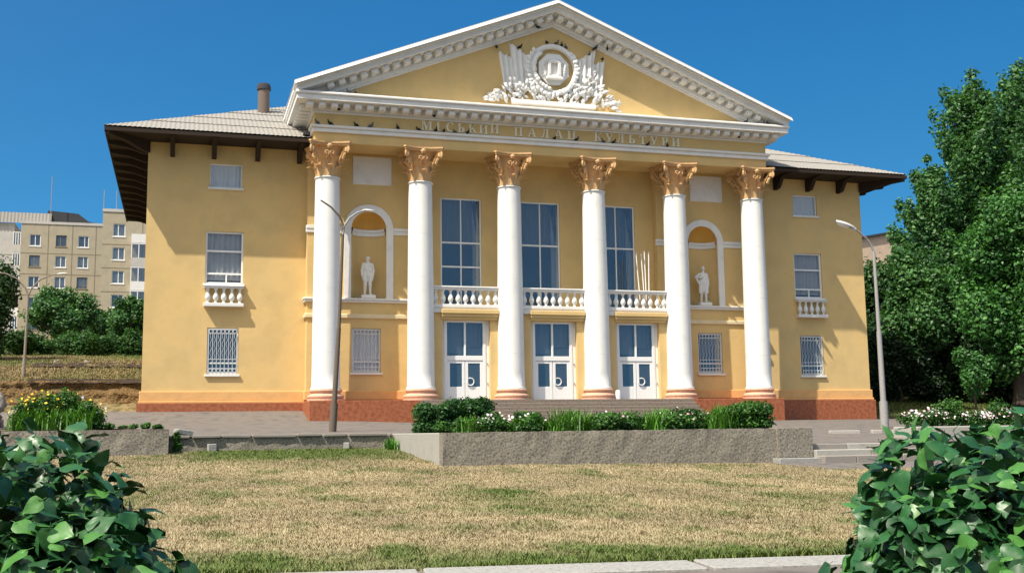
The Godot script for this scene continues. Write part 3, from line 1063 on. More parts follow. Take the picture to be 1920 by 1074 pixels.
func lettering() -> void:
	var font := SystemFont.new()
	font.font_names = PackedStringArray(["Droid Serif"])
	font.font_weight = 700
	for w in [["МІСЬКИЙ", -6.1, -2.9], ["ПАЛАЦ", -1.75, 0.88], ["КУЛЬТУРИ", 2.2, 6.25]]:
		var n: int = w[0].length()
		for i in n:
			var t := TextMesh.new()
			t.text = w[0][i]
			t.font = font
			t.font_size = 64
			t.pixel_size = 0.0092
			t.depth = 0.06
			t.curve_step = 2.0
			put("letter", t, M.letter, palace, Vector3(lerpf(w[1], w[2], float(i) / (n - 1)), 11.845 + (0.05 if w[0][i] == "Й" else 0.0), 0.482))


func eave_len(x: float) -> float:   # how far the front slope reaches back at x
	return clampf(minf(x + EAVE_X, EAVE_X - x), 0.0, (EAVE_Z - BACK_Z) / 2)


func roofs() -> void:
	var P := palace
	# corrugated sheets, laid in courses that lap over one another
	var course := 1.75
	var half := (EAVE_Z - BACK_Z) / 2
	for side in 4:
		var b := MB.new()
		var long := EAVE_X * 2 if side % 2 == 0 else EAVE_Z - BACK_Z
		var step := 0.05
		var nn := int(long / step)
		for c in ceili(half / course):
			var a0 := c * course
			var a1 := minf(a0 + course + 0.08, half)
			var base := b.v.size()
			var prev := -1
			for i in nn + 1:
				var u := i * step
				var reach := minf(minf(u, long - u), half)
				if reach < a0:
					prev = -1
					continue
				var wav := 0.012 * sin(TAU * u / 0.2)
				var slope := 0.012 * TAU / 0.2 * cos(TAU * u / 0.2)
				for a in [a0, minf(a1, reach)]:
					var y: float = EAVE_Y + PITCH * a + wav + (0.03 * (1.0 - (a - a0) / course))
					var p: Vector3
					var nv: Vector3
					match side:
						0:
							p = Vector3(-EAVE_X + u, y, EAVE_Z - a)
							nv = Vector3(-slope, 1, PITCH)
						1:
							p = Vector3(EAVE_X - a, y, EAVE_Z - u)
							nv = Vector3(PITCH, 1, slope)
						2:
							p = Vector3(EAVE_X - u, y, BACK_Z + a)
							nv = Vector3(slope, 1, -PITCH)
						3:
							p = Vector3(-EAVE_X + a, y, BACK_Z + u)
							nv = Vector3(-PITCH, 1, -slope)
					b.vert(p, nv)
				var q := b.v.size() - 2
				if prev >= 0:
					b.face(prev, q, q + 1)
					b.face(prev, q + 1, prev + 1)
				prev = q
			if base == b.v.size():
				break
		part("roof", b, M.roof, P)
	var b := MB.new()   # boarded underside and eave board
	b.span(-EAVE_X + 0.05, EAVE_X - 0.05, 11.002, 11.06, EAVE_Z - 0.05, BACK_Z + 0.05)
	part("soffit", b, M.brown, P)
	for r in [[-EAVE_X + 0.03, -11.3, EAVE_Z - 0.07, EAVE_Z - 0.02], [11.3, EAVE_X - 0.03, EAVE_Z - 0.07, EAVE_Z - 0.02], [-EAVE_X + 0.02, -EAVE_X + 0.07, BACK_Z + 0.05, EAVE_Z - 0.072], [EAVE_X - 0.07, EAVE_X - 0.02, BACK_Z + 0.05, EAVE_Z - 0.072]]:
		b = MB.new()
		b.span(r[0], r[1], 10.95, 11.11, r[2], r[3])
		part("eave_board", b, M.brown, P)
	# bracketed rafters under the eaves
	var front := PackedVector2Array([Vector2(0, 11.0), Vector2(1.62, 11.0), Vector2(1.62, 10.93), Vector2(0.86, 10.90), Vector2(0.70, 10.72), Vector2(0.42, 10.40), Vector2(0, 10.36)])
	var prof := PackedVector2Array([Vector2(0, 11.0), Vector2(1.66, 11.0), Vector2(1.66, 10.84), Vector2(0.9, 10.74), Vector2(0.24, 10.52), Vector2(0, 10.5)])
	for s in [-1.0, 1.0]:
		var rm := MB.new()
		rm.prism(front, -0.10, 0.10)
		var fmesh := rm.mesh(M.brown)
		rm = MB.new()
		rm.prism(prof, -0.12, 0.12)
		var rmesh := rm.mesh(M.brown)
		for x in ([17.12, 15.33, 13.42, 11.55] if s < 0 else [13.05, 14.95, 16.80, 11.5]):
			var e := put("rafter", fmesh, null, P)
			e.transform = Transform3D(Basis(Vector3.UP, -PI / 2), Vector3(s * x, -0.001, WING_Z + 0.002))
		for k in 12:
			var e := put("rafter", rmesh, null, P)
			e.transform = Transform3D(Basis(Vector3.UP, PI if s < 0 else 0.0), Vector3(s * 18.152, -0.001, WING_Z - 0.3 - 1.62 * k))
		var hm := MB.new()
		var hp := PackedVector2Array()
		for p in prof:
			hp.append(Vector2(p.x * 1.41, p.y))
		hm.prism(hp, -0.12, 0.12)
		var e := put("rafter", hm.mesh(M.brown), null, P)
		e.transform = Transform3D(Basis(Vector3.UP, -PI * 0.75 if s < 0 else -PI * 0.25), Vector3(s * 18.15, -0.002, WING_Z))
	# gable roof over the portico and the hall
	b = MB.new()
	for s in [-1.0, 1.0]:
		b.prism(PackedVector2Array([Vector2(0.0, 18.034), Vector2(s * 12.11, 13.19), Vector2(s * 12.11, 13.23), Vector2(0.0, 18.084)]), BACK_Z + 1.0, 1.47)
	part("gable_roof", b, M.roof_metal, P)
	b = MB.new()
	for s in [-1.0, 1.0]:
		b.span(s * 11.92, s * 12.085, 12.96, 13.19, 0.44, -5.4, 0.02)
		b.span(s * 11.2, s * 11.93, 12.846, 13.05, 0.14, -6.4)
		b.prism(PackedVector2Array([Vector2(0, 17.9), Vector2(s * 11.0, 13.0), Vector2(0, 13.0)]), BACK_Z + 1.2, BACK_Z + 1.6)
	part("eave_cornice", b, M.trim, P)
	b = MB.new()
	b.lathe([Vector2(0.29, 13.3), Vector2(0.285, 15.05)], Vector3(-12.9, 0, -6.3), 20)
	var ch := part("chimney", b, M.chimney, P)
	b = MB.new()
	b.lathe([Vector2(0.27, 15.06), Vector2(0.345, 15.06), Vector2(0.345, 15.22), Vector2(0.30, 15.36), Vector2(0.0, 15.38)], Vector3(-12.9, 0, -6.3), 20)
	part("chimney_cap", b, M.tar, ch)
	b = MB.new()   # lead flashing where the wing roof meets the portico
	for s in [-1.0, 1.0]:
		b.prism(PackedVector2Array([Vector2(s * 11.16, 11.30), Vector2(s * 11.55, 11.30), Vector2(s * 11.55, 11.36), Vector2(s * 11.22, 11.62), Vector2(s * 11.16, 11.62)]), -0.75, -0.30)
	part("flashing", b, M.tar, P)


# ---------------------------------------------------------------- figures: a field of tapered capsules, meshed as surface nets
func figure(b: MB, bones: Array, cell: float, k: float, place := Transform3D.IDENTITY) -> void:
	var lo := Vector3.INF
	var hi := -Vector3.INF
	for e in bones:
		for t in [[e[0], e[2]], [e[1], e[3]]]:
			lo = lo.min(t[0] - Vector3.ONE * (t[1] + k + cell))
			hi = hi.max(t[0] + Vector3.ONE * (t[1] + k + cell))
	var nx := int((hi.x - lo.x) / cell) + 2
	var ny := int((hi.y - lo.y) / cell) + 2
	var nz := int((hi.z - lo.z) / cell) + 2
	var f := PackedFloat32Array()
	f.resize(nx * ny * nz)
	f.fill(1.0)
	for e in bones:
		var a: Vector3 = e[0]
		var d: Vector3 = e[1] - e[0]
		var dd := maxf(d.length_squared(), 1e-9)
		var ra: float = e[2]
		var rb: float = e[3]
		var reach := maxf(ra, rb) + k * 2.0 + cell * 2.0
		var l: Vector3 = (e[0].min(e[1]) - Vector3.ONE * reach - lo) / cell
		var h: Vector3 = (e[0].max(e[1]) + Vector3.ONE * reach - lo) / cell
		for z in range(maxi(0, int(l.z)), mini(nz, int(h.z) + 1)):
			for y in range(maxi(0, int(l.y)), mini(ny, int(h.y) + 1)):
				for x in range(maxi(0, int(l.x)), mini(nx, int(h.x) + 1)):
					var p := lo + Vector3(x, y, z) * cell - a
					var t := clampf(p.dot(d) / dd, 0.0, 1.0)
					var s := (p - d * t).length() - lerpf(ra, rb, t)
					var i := x + nx * (y + ny * z)
					var o := f[i]
					var m := maxf(k - absf(o - s), 0.0) / k
					f[i] = minf(o, s) - m * m * k * 0.25
	var at := {}
	var first := b.v.size()
	for z in nz - 1:
		for y in ny - 1:
			for x in nx - 1:
				var i := x + nx * (y + ny * z)
				var c := [f[i], f[i + 1], f[i + nx], f[i + nx + 1], f[i + nx * ny], f[i + nx * ny + 1], f[i + nx * ny + nx], f[i + nx * ny + nx + 1]]
				var inside := 0
				for q in c:
					if q < 0.0: inside += 1
				if inside == 0 or inside == 8:
					continue
				var sum := Vector3.ZERO
				var cnt := 0
				for e in [[0, 1], [2, 3], [4, 5], [6, 7], [0, 2], [1, 3], [4, 6], [5, 7], [0, 4], [1, 5], [2, 6], [3, 7]]:
					var u: float = c[e[0]]
					var w: float = c[e[1]]
					if (u < 0.0) != (w < 0.0):
						var t := u / (u - w)
						var pa := Vector3(e[0] & 1, (e[0] >> 1) & 1, e[0] >> 2)
						var pb := Vector3(e[1] & 1, (e[1] >> 1) & 1, e[1] >> 2)
						sum += pa.lerp(pb, t)
						cnt += 1
				var grad := Vector3(c[1] + c[3] + c[5] + c[7] - c[0] - c[2] - c[4] - c[6], c[2] + c[3] + c[6] + c[7] - c[0] - c[1] - c[4] - c[5], c[4] + c[5] + c[6] + c[7] - c[0] - c[1] - c[2] - c[3])
				at[i] = b.vert(place * (lo + (Vector3(x, y, z) + sum / cnt) * cell), place.basis * grad)
	for i in at.keys():
		var x: int = i % nx
		var y: int = (i / nx) % ny
		var z: int = i / (nx * ny)
		for e in [[1, nx, nx * ny, y > 0 and z > 0], [nx, 1, nx * ny, x > 0 and z > 0], [nx * ny, 1, nx, x > 0 and y > 0]]:
			if not e[3]:
				continue
			if (f[i] < 0.0) == (f[i + e[0]] < 0.0):
				continue
			var q := [i, i - e[1], i - e[1] - e[2], i - e[2]]
			if q.all(func(w): return at.has(w)):
				b.face(at[q[0]], at[q[1]], at[q[2]])
				b.face(at[q[0]], at[q[2]], at[q[3]])


func head(b: MB, c: Vector3, turn: float, bald: bool) -> void:
	var bones := [
		[Vector3(0, 0.035, -0.012), Vector3(0, 0.03, 0.01), 0.083, 0.080], [Vector3(0, -0.03, 0.02), Vector3(0, -0.055, 0.035), 0.066, 0.05],
		[Vector3(0, -0.085, 0.055), Vector3(0, -0.09, 0.062), 0.028, 0.024], [Vector3(0, 0.018, 0.082), Vector3(0, -0.018, 0.106), 0.011, 0.017],
		[Vector3(-0.04, 0.03, 0.076), Vector3(0.04, 0.03, 0.076), 0.016, 0.016], [Vector3(-0.024, -0.052, 0.078), Vector3(0.024, -0.052, 0.078), 0.010, 0.010],
		[Vector3(-0.082, 0.012, -0.005), Vector3(-0.082, -0.028, 0.0), 0.018, 0.012], [Vector3(0.082, 0.012, -0.005), Vector3(0.082, -0.028, 0.0), 0.018, 0.012],
		[Vector3(-0.03, 0.008, 0.078), Vector3(-0.03, 0.008, 0.080), 0.012, 0.012], [Vector3(0.03, 0.008, 0.078), Vector3(0.03, 0.008, 0.080), 0.012, 0.012],
		[Vector3(0, -0.05, -0.02), Vector3(0, -0.16, -0.02), 0.058, 0.064]]
	if not bald:
		bones.append([Vector3(0, 0.06, -0.03), Vector3(0, 0.075, 0.03), 0.092, 0.078])
		bones.append([Vector3(0, 0.0, -0.05), Vector3(0, -0.05, -0.05), 0.08, 0.06])
	else:
		bones.append([Vector3(0, -0.01, -0.05), Vector3(0, -0.03, -0.05), 0.078, 0.066])
		bones.append([Vector3(0, -0.105, 0.07), Vector3(0, -0.125, 0.066), 0.018, 0.010])
	figure(b, bones, 0.0075, 0.02, Transform3D(Basis(Vector3.UP, turn), c))


func hand(b: MB, wrist: Vector3, along: Vector3, palm: Vector3, side: float) -> void:
	# fingers run along local -y, the palm faces local z, the thumb leaves towards side * x
	var y := -along.normalized()
	var x := y.cross(palm).normalized()
	var z := x.cross(y)
	var bones := [[Vector3(-0.02, -0.02, 0), Vector3(-0.022, -0.085, 0), 0.019, 0.016], [Vector3(0.02, -0.02, 0), Vector3(0.022, -0.085, 0), 0.019, 0.016], [Vector3(0, 0.02, 0), Vector3(0, -0.06, 0), 0.026, 0.02]]
	for k in 4:
		var fx := -0.033 + 0.022 * k
		var l: float = [0.9, 1.05, 1.0, 0.78][k] if side < 0 else [0.78, 1.0, 1.05, 0.9][k]
		var p := [Vector3(fx, -0.085, 0), Vector3(fx * 1.05, -0.085 - 0.042 * l, 0.008), Vector3(fx * 1.05, -0.085 - 0.068 * l, 0.024), Vector3(fx, -0.085 - 0.078 * l, 0.044)]
		for j in 3:
			bones.append([p[j], p[j + 1], 0.0095 - 0.0008 * j, 0.0088 - 0.0008 * j])
	var t := [Vector3(0.028 * side, -0.02, 0.006), Vector3(0.058 * side, -0.05, 0.022), Vector3(0.060 * side, -0.082, 0.034), Vector3(0.050 * side, -0.105, 0.042)]
	for j in 3:
		bones.append([t[j], t[j + 1], 0.013 - 0.0015 * j, 0.0115 - 0.0015 * j])
	figure(b, bones, 0.0075, 0.008, Transform3D(Basis(x, y, z), wrist))


func statues() -> void:
	# standing man, arms down, jacket open over a waistcoat
	var b := MB.new()
	var bones := [
		[Vector3(-0.10, 0.93, 0), Vector3(-0.12, 0.50, 0.03), 0.098, 0.072], [Vector3(-0.12, 0.50, 0.03), Vector3(-0.13, 0.09, -0.01), 0.070, 0.052],
		[Vector3(0.10, 0.93, 0), Vector3(0.11, 0.50, 0.0), 0.098, 0.072], [Vector3(0.11, 0.50, 0.0), Vector3(0.12, 0.09, -0.03), 0.070, 0.052],
		[Vector3(-0.13, 0.05, -0.04), Vector3(-0.17, 0.035, 0.17), 0.045, 0.036], [Vector3(0.12, 0.05, -0.06), Vector3(0.16, 0.035, 0.14), 0.045, 0.036],
		[Vector3(0, 0.95, 0), Vector3(0, 1.18, 0), 0.145, 0.15], [Vector3(-0.06, 1.2, 0.01), Vector3(-0.08, 1.38, 0.0), 0.14, 0.125], [Vector3(0.06, 1.2, 0.01), Vector3(0.08, 1.38, 0.0), 0.14, 0.125],
		[Vector3(-0.19, 1.43, -0.01), Vector3(-0.265, 1.15, -0.03), 0.076, 0.062], [Vector3(-0.265, 1.15, -0.03), Vector3(-0.27, 0.91, 0.03), 0.058, 0.044],
		[Vector3(0.19, 1.43, -0.01), Vector3(0.265, 1.15, -0.04), 0.076, 0.062], [Vector3(0.265, 1.15, -0.04), Vector3(0.24, 0.92, 0.04), 0.058, 0.044],
		[Vector3(0, 1.46, 0), Vector3(0, 1.56, 0.01), 0.07, 0.062],
		[Vector3(-0.12, 1.1, 0.02), Vector3(-0.17, 0.72, 0.04), 0.10, 0.075], [Vector3(0.12, 1.1, 0.02), Vector3(0.17, 0.72, 0.02), 0.10, 0.075], [Vector3(0, 1.0, -0.06), Vector3(0, 0.72, -0.08), 0.11, 0.10],
		[Vector3(-0.05, 1.48, 0.09), Vector3(-0.10, 1.12, 0.15), 0.026, 0.03], [Vector3(0.05, 1.48, 0.09), Vector3(0.10, 1.12, 0.14), 0.026, 0.03]]
	figure(b, bones, 0.022, 0.045)
	head(b, Vector3(0, 1.69, 0.02), 0.15, true)
	hand(b, Vector3(-0.27, 0.89, 0.035), Vector3(0, -1, 0.15), Vector3(1, 0, 0.2), 1.0)
	hand(b, Vector3(0.24, 0.90, 0.045), Vector3(0, -1, 0.15), Vector3(-1, 0, 0.2), -1.0)
	var o := thing("statue", "white statue of a bald man in an open jacket, arms hanging, in the left niche", "statue", Vector3(-8.44, 4.28, LOWER_Z - 0.12), "statues in the two niches")
	part("body", b, M.white, o)
	var p := MB.new()
	p.span(-0.32, 0.32, -0.16, 0.0, -0.28, 0.30, 0.015)
	part("pedestal", p, M.white, o)
	# man in a long coat, one elbow out and the hand on his chest
	b = MB.new()
	bones = [
		[Vector3(-0.09, 0.9, 0), Vector3(-0.11, 0.50, 0.02), 0.095, 0.072], [Vector3(-0.11, 0.50, 0.02), Vector3(-0.12, 0.09, -0.02), 0.068, 0.052],
		[Vector3(0.09, 0.9, 0), Vector3(0.11, 0.50, 0.06), 0.095, 0.072], [Vector3(0.11, 0.50, 0.06), Vector3(0.12, 0.09, 0.04), 0.068, 0.052],
		[Vector3(-0.12, 0.05, -0.05), Vector3(-0.16, 0.035, 0.15), 0.045, 0.036], [Vector3(0.12, 0.05, 0.01), Vector3(0.16, 0.035, 0.21), 0.045, 0.036],
		[Vector3(0, 0.95, 0), Vector3(0, 1.18, 0), 0.145, 0.15], [Vector3(-0.06, 1.2, 0.01), Vector3(-0.07, 1.38, 0.0), 0.14, 0.125], [Vector3(0.06, 1.2, 0.01), Vector3(0.08, 1.38, 0.0), 0.14, 0.125],
		[Vector3(-0.19, 1.43, 0), Vector3(-0.40, 1.26, 0.04), 0.08, 0.068], [Vector3(-0.40, 1.26, 0.04), Vector3(-0.22, 1.27, 0.20), 0.064, 0.045],
		[Vector3(0.19, 1.43, -0.01), Vector3(0.28, 1.16, -0.04), 0.08, 0.066], [Vector3(0.28, 1.16, -0.04), Vector3(0.27, 0.93, 0.05), 0.062, 0.046],
		[Vector3(0, 1.46, 0), Vector3(0, 1.56, 0.02), 0.07, 0.062],
		[Vector3(-0.12, 1.1, 0.02), Vector3(-0.20, 0.52, 0.06), 0.11, 0.075], [Vector3(0.12, 1.1, 0.02), Vector3(0.20, 0.55, 0.03), 0.11, 0.075], [Vector3(-0.06, 1.0, -0.06), Vector3(-0.08, 0.5, -0.10), 0.12, 0.10], [Vector3(0.06, 1.0, -0.06), Vector3(0.08, 0.5, -0.10), 0.12, 0.10],
		[Vector3(-0.03, 1.0, 0.1), Vector3(-0.06, 0.55, 0.13), 0.08, 0.06], [Vector3(-0.36, 1.2, 0.02), Vector3(-0.25, 0.98, 0.04), 0.05, 0.06]]
	figure(b, bones, 0.022, 0.045)
	head(b, Vector3(0, 1.69, 0.03), -0.35, false)
	hand(b, Vector3(-0.20, 1.275, 0.21), Vector3(1, 0.1, -0.25), Vector3(0.1, 0, -1), 1.0)
	hand(b, Vector3(0.27, 0.91, 0.055), Vector3(0, -1, 0.15), Vector3(-1, 0, 0.2), -1.0)
	o = thing("statue", "white statue of a man in a long coat, one elbow out, in the right niche", "statue", Vector3(8.45, 4.28, LOWER_Z - 0.12), "statues in the two niches")
	part("body", b, M.white, o)
	put("pedestal", p.mesh(M.white), null, o)


# ---------------------------------------------------------------- pigeons
func pigeons() -> void:
	var b := MB.new()
	b.blob(Vector3(0, 0.11, 0), Vector3(0.075, 0.075, 0.135), 8, 6, Basis(Vector3.RIGHT, -0.35))
	b.blob(Vector3(0, 0.20, 0.10), Vector3(0.038, 0.06, 0.045), 7, 5, Basis(Vector3.RIGHT, -0.2))
	b.blob(Vector3(0, 0.255, 0.125), Vector3(0.034, 0.034, 0.038), 7, 5)
	b.tube([Vector3(0, 0.25, 0.15), Vector3(0, 0.243, 0.185)], [0.012, 0.003], 5)
	b.box(Vector3(0, 0.06, -0.17), Vector3(0.07, 0.018, 0.16), Basis(Vector3.RIGHT, -0.3), 0.006)
	for s in [-1.0, 1.0]:
		b.tube([Vector3(0.03 * s, 0.06, 0.0), Vector3(0.03 * s, 0.0, 0.01)], 0.009, 4)
		b.blob(Vector3(0.062 * s, 0.115, -0.03), Vector3(0.025, 0.05, 0.13), 6, 4, Basis(Vector3.RIGHT, -0.32))
	var m := b.mesh()
	var r := RandomNumberGenerator.new()
	r.seed = 9
	var spots := []
	for x in [-11.05, -10.48, -9.33, -8.66, -7.45, -6.5, -5.69, -5.32, -4.82, -4.19, 0.01, 1.1, 2.44, 2.99, 4.75, 5.78]:
		spots.append([Vector3(x, 11.562, 0.56), ordinal(spots.size()) + " dark pigeon from the left on the white moulding under the inscription", "pigeons on the moulding under the inscription"])
	for x in [-10.1, -5.79, 0.73, 1.99, 3.94, 4.69, 7.76, 9.61]:
		spots.append([Vector3(x, 12.102 + 0.1, 0.58), ordinal(spots.size() - 16) + " dark pigeon from the left among the blocks of the level cornice", "pigeons among the cornice blocks"])
	spots.append([Vector3(-2.79, 15.72, 0.62), "dark pigeon at the outer tip of the left stone flag", ""])
	spots.append([Vector3(-1.64, 15.82, 0.60), "dark pigeon on the left stone flag, beside the ring", ""])
	for x in [-0.29, 0.20, 0.45, 0.66]:
		spots.append([Vector3(x, 14.95 + sqrt(1.27 * 1.27 - x * x), 0.56), ordinal(spots.size() - 26) + " dark pigeon from the left on the ring of the coat of arms", "pigeons on the ring of the coat of arms"])
	for p in [[1.84, 15.76], [2.15, 16.10], [2.50, 15.60]]:
		spots.append([Vector3(p[0], p[1], 0.60), ordinal(spots.size() - 30) + " dark pigeon from the left on the right stone flag", "pigeons on the right stone flag"])
	spots.append([Vector3(2.62, 16.02, 0.95), "dark pigeon on a cornice block above the right stone flag", ""])
	spots.append([Vector3(-0.83, 16.76, 0.9), "dark pigeon among the blocks near the peak of the pediment", ""])
	for p in [[-9.75, 12.846], [-9.45, 12.846]]:
		spots.append([Vector3(p[0], p[1], 1.15), ("left" if p[0] < -9.6 else "right") + " one of two dark pigeons in the left corner of the pediment", "pigeons in the left corner of the pediment"])
	for p in [[9.73, 12.846], [10.75, 12.846], [10.95, 12.846]]:
		spots.append([Vector3(p[0], p[1], 1.15), ordinal(spots.size() - 37) + " dark pigeon from the left in the right corner of the pediment", "pigeons in the right corner of the pediment"])
	for s in spots:
		var o := put("pigeon", m, M.bird if r.randf() < 0.7 else M.bird_grey, self, s[0])
		o.rotation.y = r.randf_range(-1.2, 1.2) + (PI if r.randf() < 0.3 else 0.0)
		o.scale = Vector3.ONE * r.randf_range(0.72, 0.88)
		tag(o, s[1], "pigeon", s[2])


# ---------------------------------------------------------------- lamps
func lamp_head(parent: Node, at: Vector3, turn: float, tilt: float, size := 1.0) -> void:
	var b := MB.new()
	b.sheet(10, 12, func(i, j):
		var t: float = j / 10.0
		var a: float = PI * i / 10.0
		var w: float = 0.14 * pow(sin(PI * clampf(0.12 + 0.85 * t * 10.0 / 12.0, 0.0, 1.0)), 0.6)
		return Vector3(w * cos(a), 0.11 * sin(a) * (0.5 + w * 3.2), t * 0.55))
	b.blob(Vector3(0, 0.0, -0.02), Vector3(0.06, 0.06, 0.12), 8, 6)
	var o := part("lamp_head", b, M.lamp_head, parent, at)
	var l := MB.new()
	l.blob(Vector3(0, 0.0, 0.36), Vector3(0.115, 0.075, 0.24), 10, 6)
	part("lamp_glass", l, M.lamp_glass, o)
	o.transform = Transform3D((Basis(Vector3.UP, turn) * Basis(Vector3.RIGHT, -tilt)).scaled(Vector3.ONE * size), at)


func lamps() -> void:
	# leaning pole with two arms, in front of the left end column
	var y := plaza_y(-11.45, 9.5)
	var o := thing("street_lamp", "leaning dark lamp pole with two curved arms, before the leftmost column", "street lamp", Vector3(-11.45, y, 9.5), "street lamps")
	var b := MB.new()
	b.tube([Vector3(0, -0.15, 0), Vector3(0.06, 0.95, 0), Vector3(0.065, 1.0, 0)], [0.135, 0.13, 0.10], 10)
	b.tube([Vector3(0.06, 0.98, 0), Vector3(0.20, 3.6, 0), Vector3(0.205, 3.62, 0), Vector3(0.33, 7.2, 0)], [0.092, 0.078, 0.062, 0.05], 10)
	part("pole", b, M.wood_pole, o)
	b = MB.new()
	b.tube([Vector3(0.32, 6.9, 0), Vector3(0.33, 7.3, 0), Vector3(0.18, 7.62, 0), Vector3(-0.1, 7.92, 0), Vector3(-0.48, 8.16, 0)], [0.045, 0.04, 0.036, 0.034, 0.03], 7)
	part("arm", b, M.wood_pole, o)
	b = MB.new()
	b.tube([Vector3(0.32, 6.95, 0.02), Vector3(0.36, 7.25, 0), Vector3(0.55, 7.55, 0), Vector3(0.82, 7.76, 0), Vector3(1.12, 7.86, 0)], [0.045, 0.04, 0.036, 0.034, 0.03], 7)
	part("arm", b, M.steel, o)
	lamp_head(o, Vector3(1.08, 7.86, 0), PI / 2, -0.05, 0.55)
	# pale pole with one arm, by the right end of the palace
	y = plaza_y(10.7, 9.6)
	o = thing("street_lamp", "pale grey lamp pole with a single arm, by the right corner of the palace", "street lamp", Vector3(10.72, y, 9.6), "street lamps")
	b = MB.new()
	b.tube([Vector3(0, -0.15, 0), Vector3(0, 1.05, 0), Vector3(0, 1.1, 0)], [0.17, 0.165, 0.12], 12)
	b.tube([Vector3(0, 1.08, 0), Vector3(-0.02, 3.9, 0), Vector3(-0.02, 3.92, 0), Vector3(-0.05, 7.2, 0)], [0.115, 0.10, 0.08, 0.06], 12)
	part("pole", b, M.steel, o)
	b = MB.new()
	b.tube([Vector3(-0.05, 7.15, 0), Vector3(-0.12, 7.4, 0), Vector3(-0.38, 7.75, 0), Vector3(-0.75, 8.0, 0.02), Vector3(-1.05, 8.12, 0.05)], [0.05, 0.045, 0.04, 0.036, 0.033], 8)
	part("arm", b, M.steel, o)
	lamp_head(o, Vector3(-1.0, 8.1, 0.05), -PI / 2, 0.30, 1.3)
	# far pole on the slope
	y = hill_y(-23.6, -8.1)
	o = thing("street_lamp", "thin far lamp pole with two wide arms on the dry slope left of the palace", "street lamp", Vector3(-23.62, y, -8.1), "street lamps")
	b = MB.new()
	b.tube([Vector3(0, -0.2, 0), Vector3(0.02, 0.9, 0), Vector3(0.02, 0.92, 0), Vector3(0.06, 3.9, 0)], [0.085, 0.08, 0.06, 0.05], 8)
	part("pole", b, M.rock, o)
	for s in [-1.0, 1.0]:
		b = MB.new()
		b.tube([Vector3(0.06, 3.85, 0), Vector3(0.06 + s * 0.12, 4.2, 0), Vector3(0.06 + s * 0.5, 4.65, 0), Vector3(0.06 + s * 1.0, 4.88, 0), Vector3(0.06 + s * 1.35, 4.93, 0)], [0.045, 0.04, 0.036, 0.033, 0.03], 7)
		part("arm", b, M.rock, o)
		lamp_head(o, Vector3(0.06 + s * 1.3, 4.93, 0), s * PI / 2, 0.1, 0.6)


# ---------------------------------------------------------------- greenery
func leaf_cloud(b: MB, clumps: Array, count: int, size: float, dark: Color, light: Color, r: RandomNumberGenerator, droop := 0.0, shell := 0.45) -> void:
	b.tinted = true
	var weights := []
	var total := 0.0
	for q in clumps:
		total += pow(q[1].x * q[1].y * q[1].z, 0.62)
		weights.append(total)
	var rough := noise(r.randi() % 1000, 0.9, 3)
	for i in count:
		var w := r.randf() * total
		var k := 0
		while weights[k] < w:
			k += 1
		var q = clumps[k]
		var d := Vector3(r.randfn(), r.randfn(), r.randfn()).normalized()
		var rad := pow(r.randf(), shell) * (1.0 + 0.55 * rough.get_noise_3dv(q[0] + d * 2.0))
		var p: Vector3 = q[0] + d * q[1] * rad
		var nn := (d + Vector3(r.randfn(), r.randfn() + 0.6, r.randfn()) * 0.75).normalized()
		var a := nn.cross(Vector3(r.randfn(), r.randfn() * 0.4 - droop, r.randfn())).normalized()
		var l := nn.cross(a)
		var s := size * r.randf_range(0.6, 1.35)
		var t := clampf(r.randf() * 0.75 + 0.25 * (k * 0.37 - floorf(k * 0.37)) * 1.6, 0.0, 1.0)
		b.col = dark.lerp(light, t * t)
		var up := nn * s * 0.18
		var v0 := b.vert(p - l * s * 0.5, nn)
		b.vert(p + a * s * 0.36 + up, (nn + a * 0.35).normalized())
		b.vert(p + l * s * 0.6, nn)
		b.vert(p - a * s * 0.36 + up, (nn - a * 0.35).normalized())
		b.face(v0, v0 + 1, v0 + 2)
		b.face(v0, v0 + 2, v0 + 3)


func tree(called: String, label: String, group: String, at: Vector3, trunk_h: float, trunk_r: float, clumps: Array, count: int, leaf: float, dark: Color, light: Color, seed_: int, shell := 0.45) -> Node3D:
	var r := RandomNumberGenerator.new()
	r.seed = seed_
	var o := thing(called, label, "tree", at, group)
	var t := MB.new()
	var top := Vector3(r.randf_range(-0.2, 0.2), trunk_h, r.randf_range(-0.2, 0.2))
	t.tube([Vector3(0, -0.3, 0), Vector3(0, 0.25, 0), top * 0.5 + Vector3(r.randf_range(-0.15, 0.15), 0, 0), top], [trunk_r * 1.4, trunk_r * 1.05, trunk_r * 0.85, trunk_r * 0.4], 9)
	for i in mini(clumps.size(), 14):
		var q = clumps[i]
		var from := top * clampf(q[0].y / trunk_h * 0.62, 0.25, 0.95)
		t.tube([from, from.lerp(q[0], 0.5) + Vector3(0, 0.1 * q[0].distance_to(from) * (0.4 - r.randf()), 0), q[0]], [trunk_r * 0.42, trunk_r * 0.28, trunk_r * 0.1], 6)
	part("trunk", t, M.bark, o)
	var c := MB.new()
	leaf_cloud(c, clumps, count, leaf, dark, light, r, 0.0, shell)
	part("crown", c, M.foliage, o)
	return o


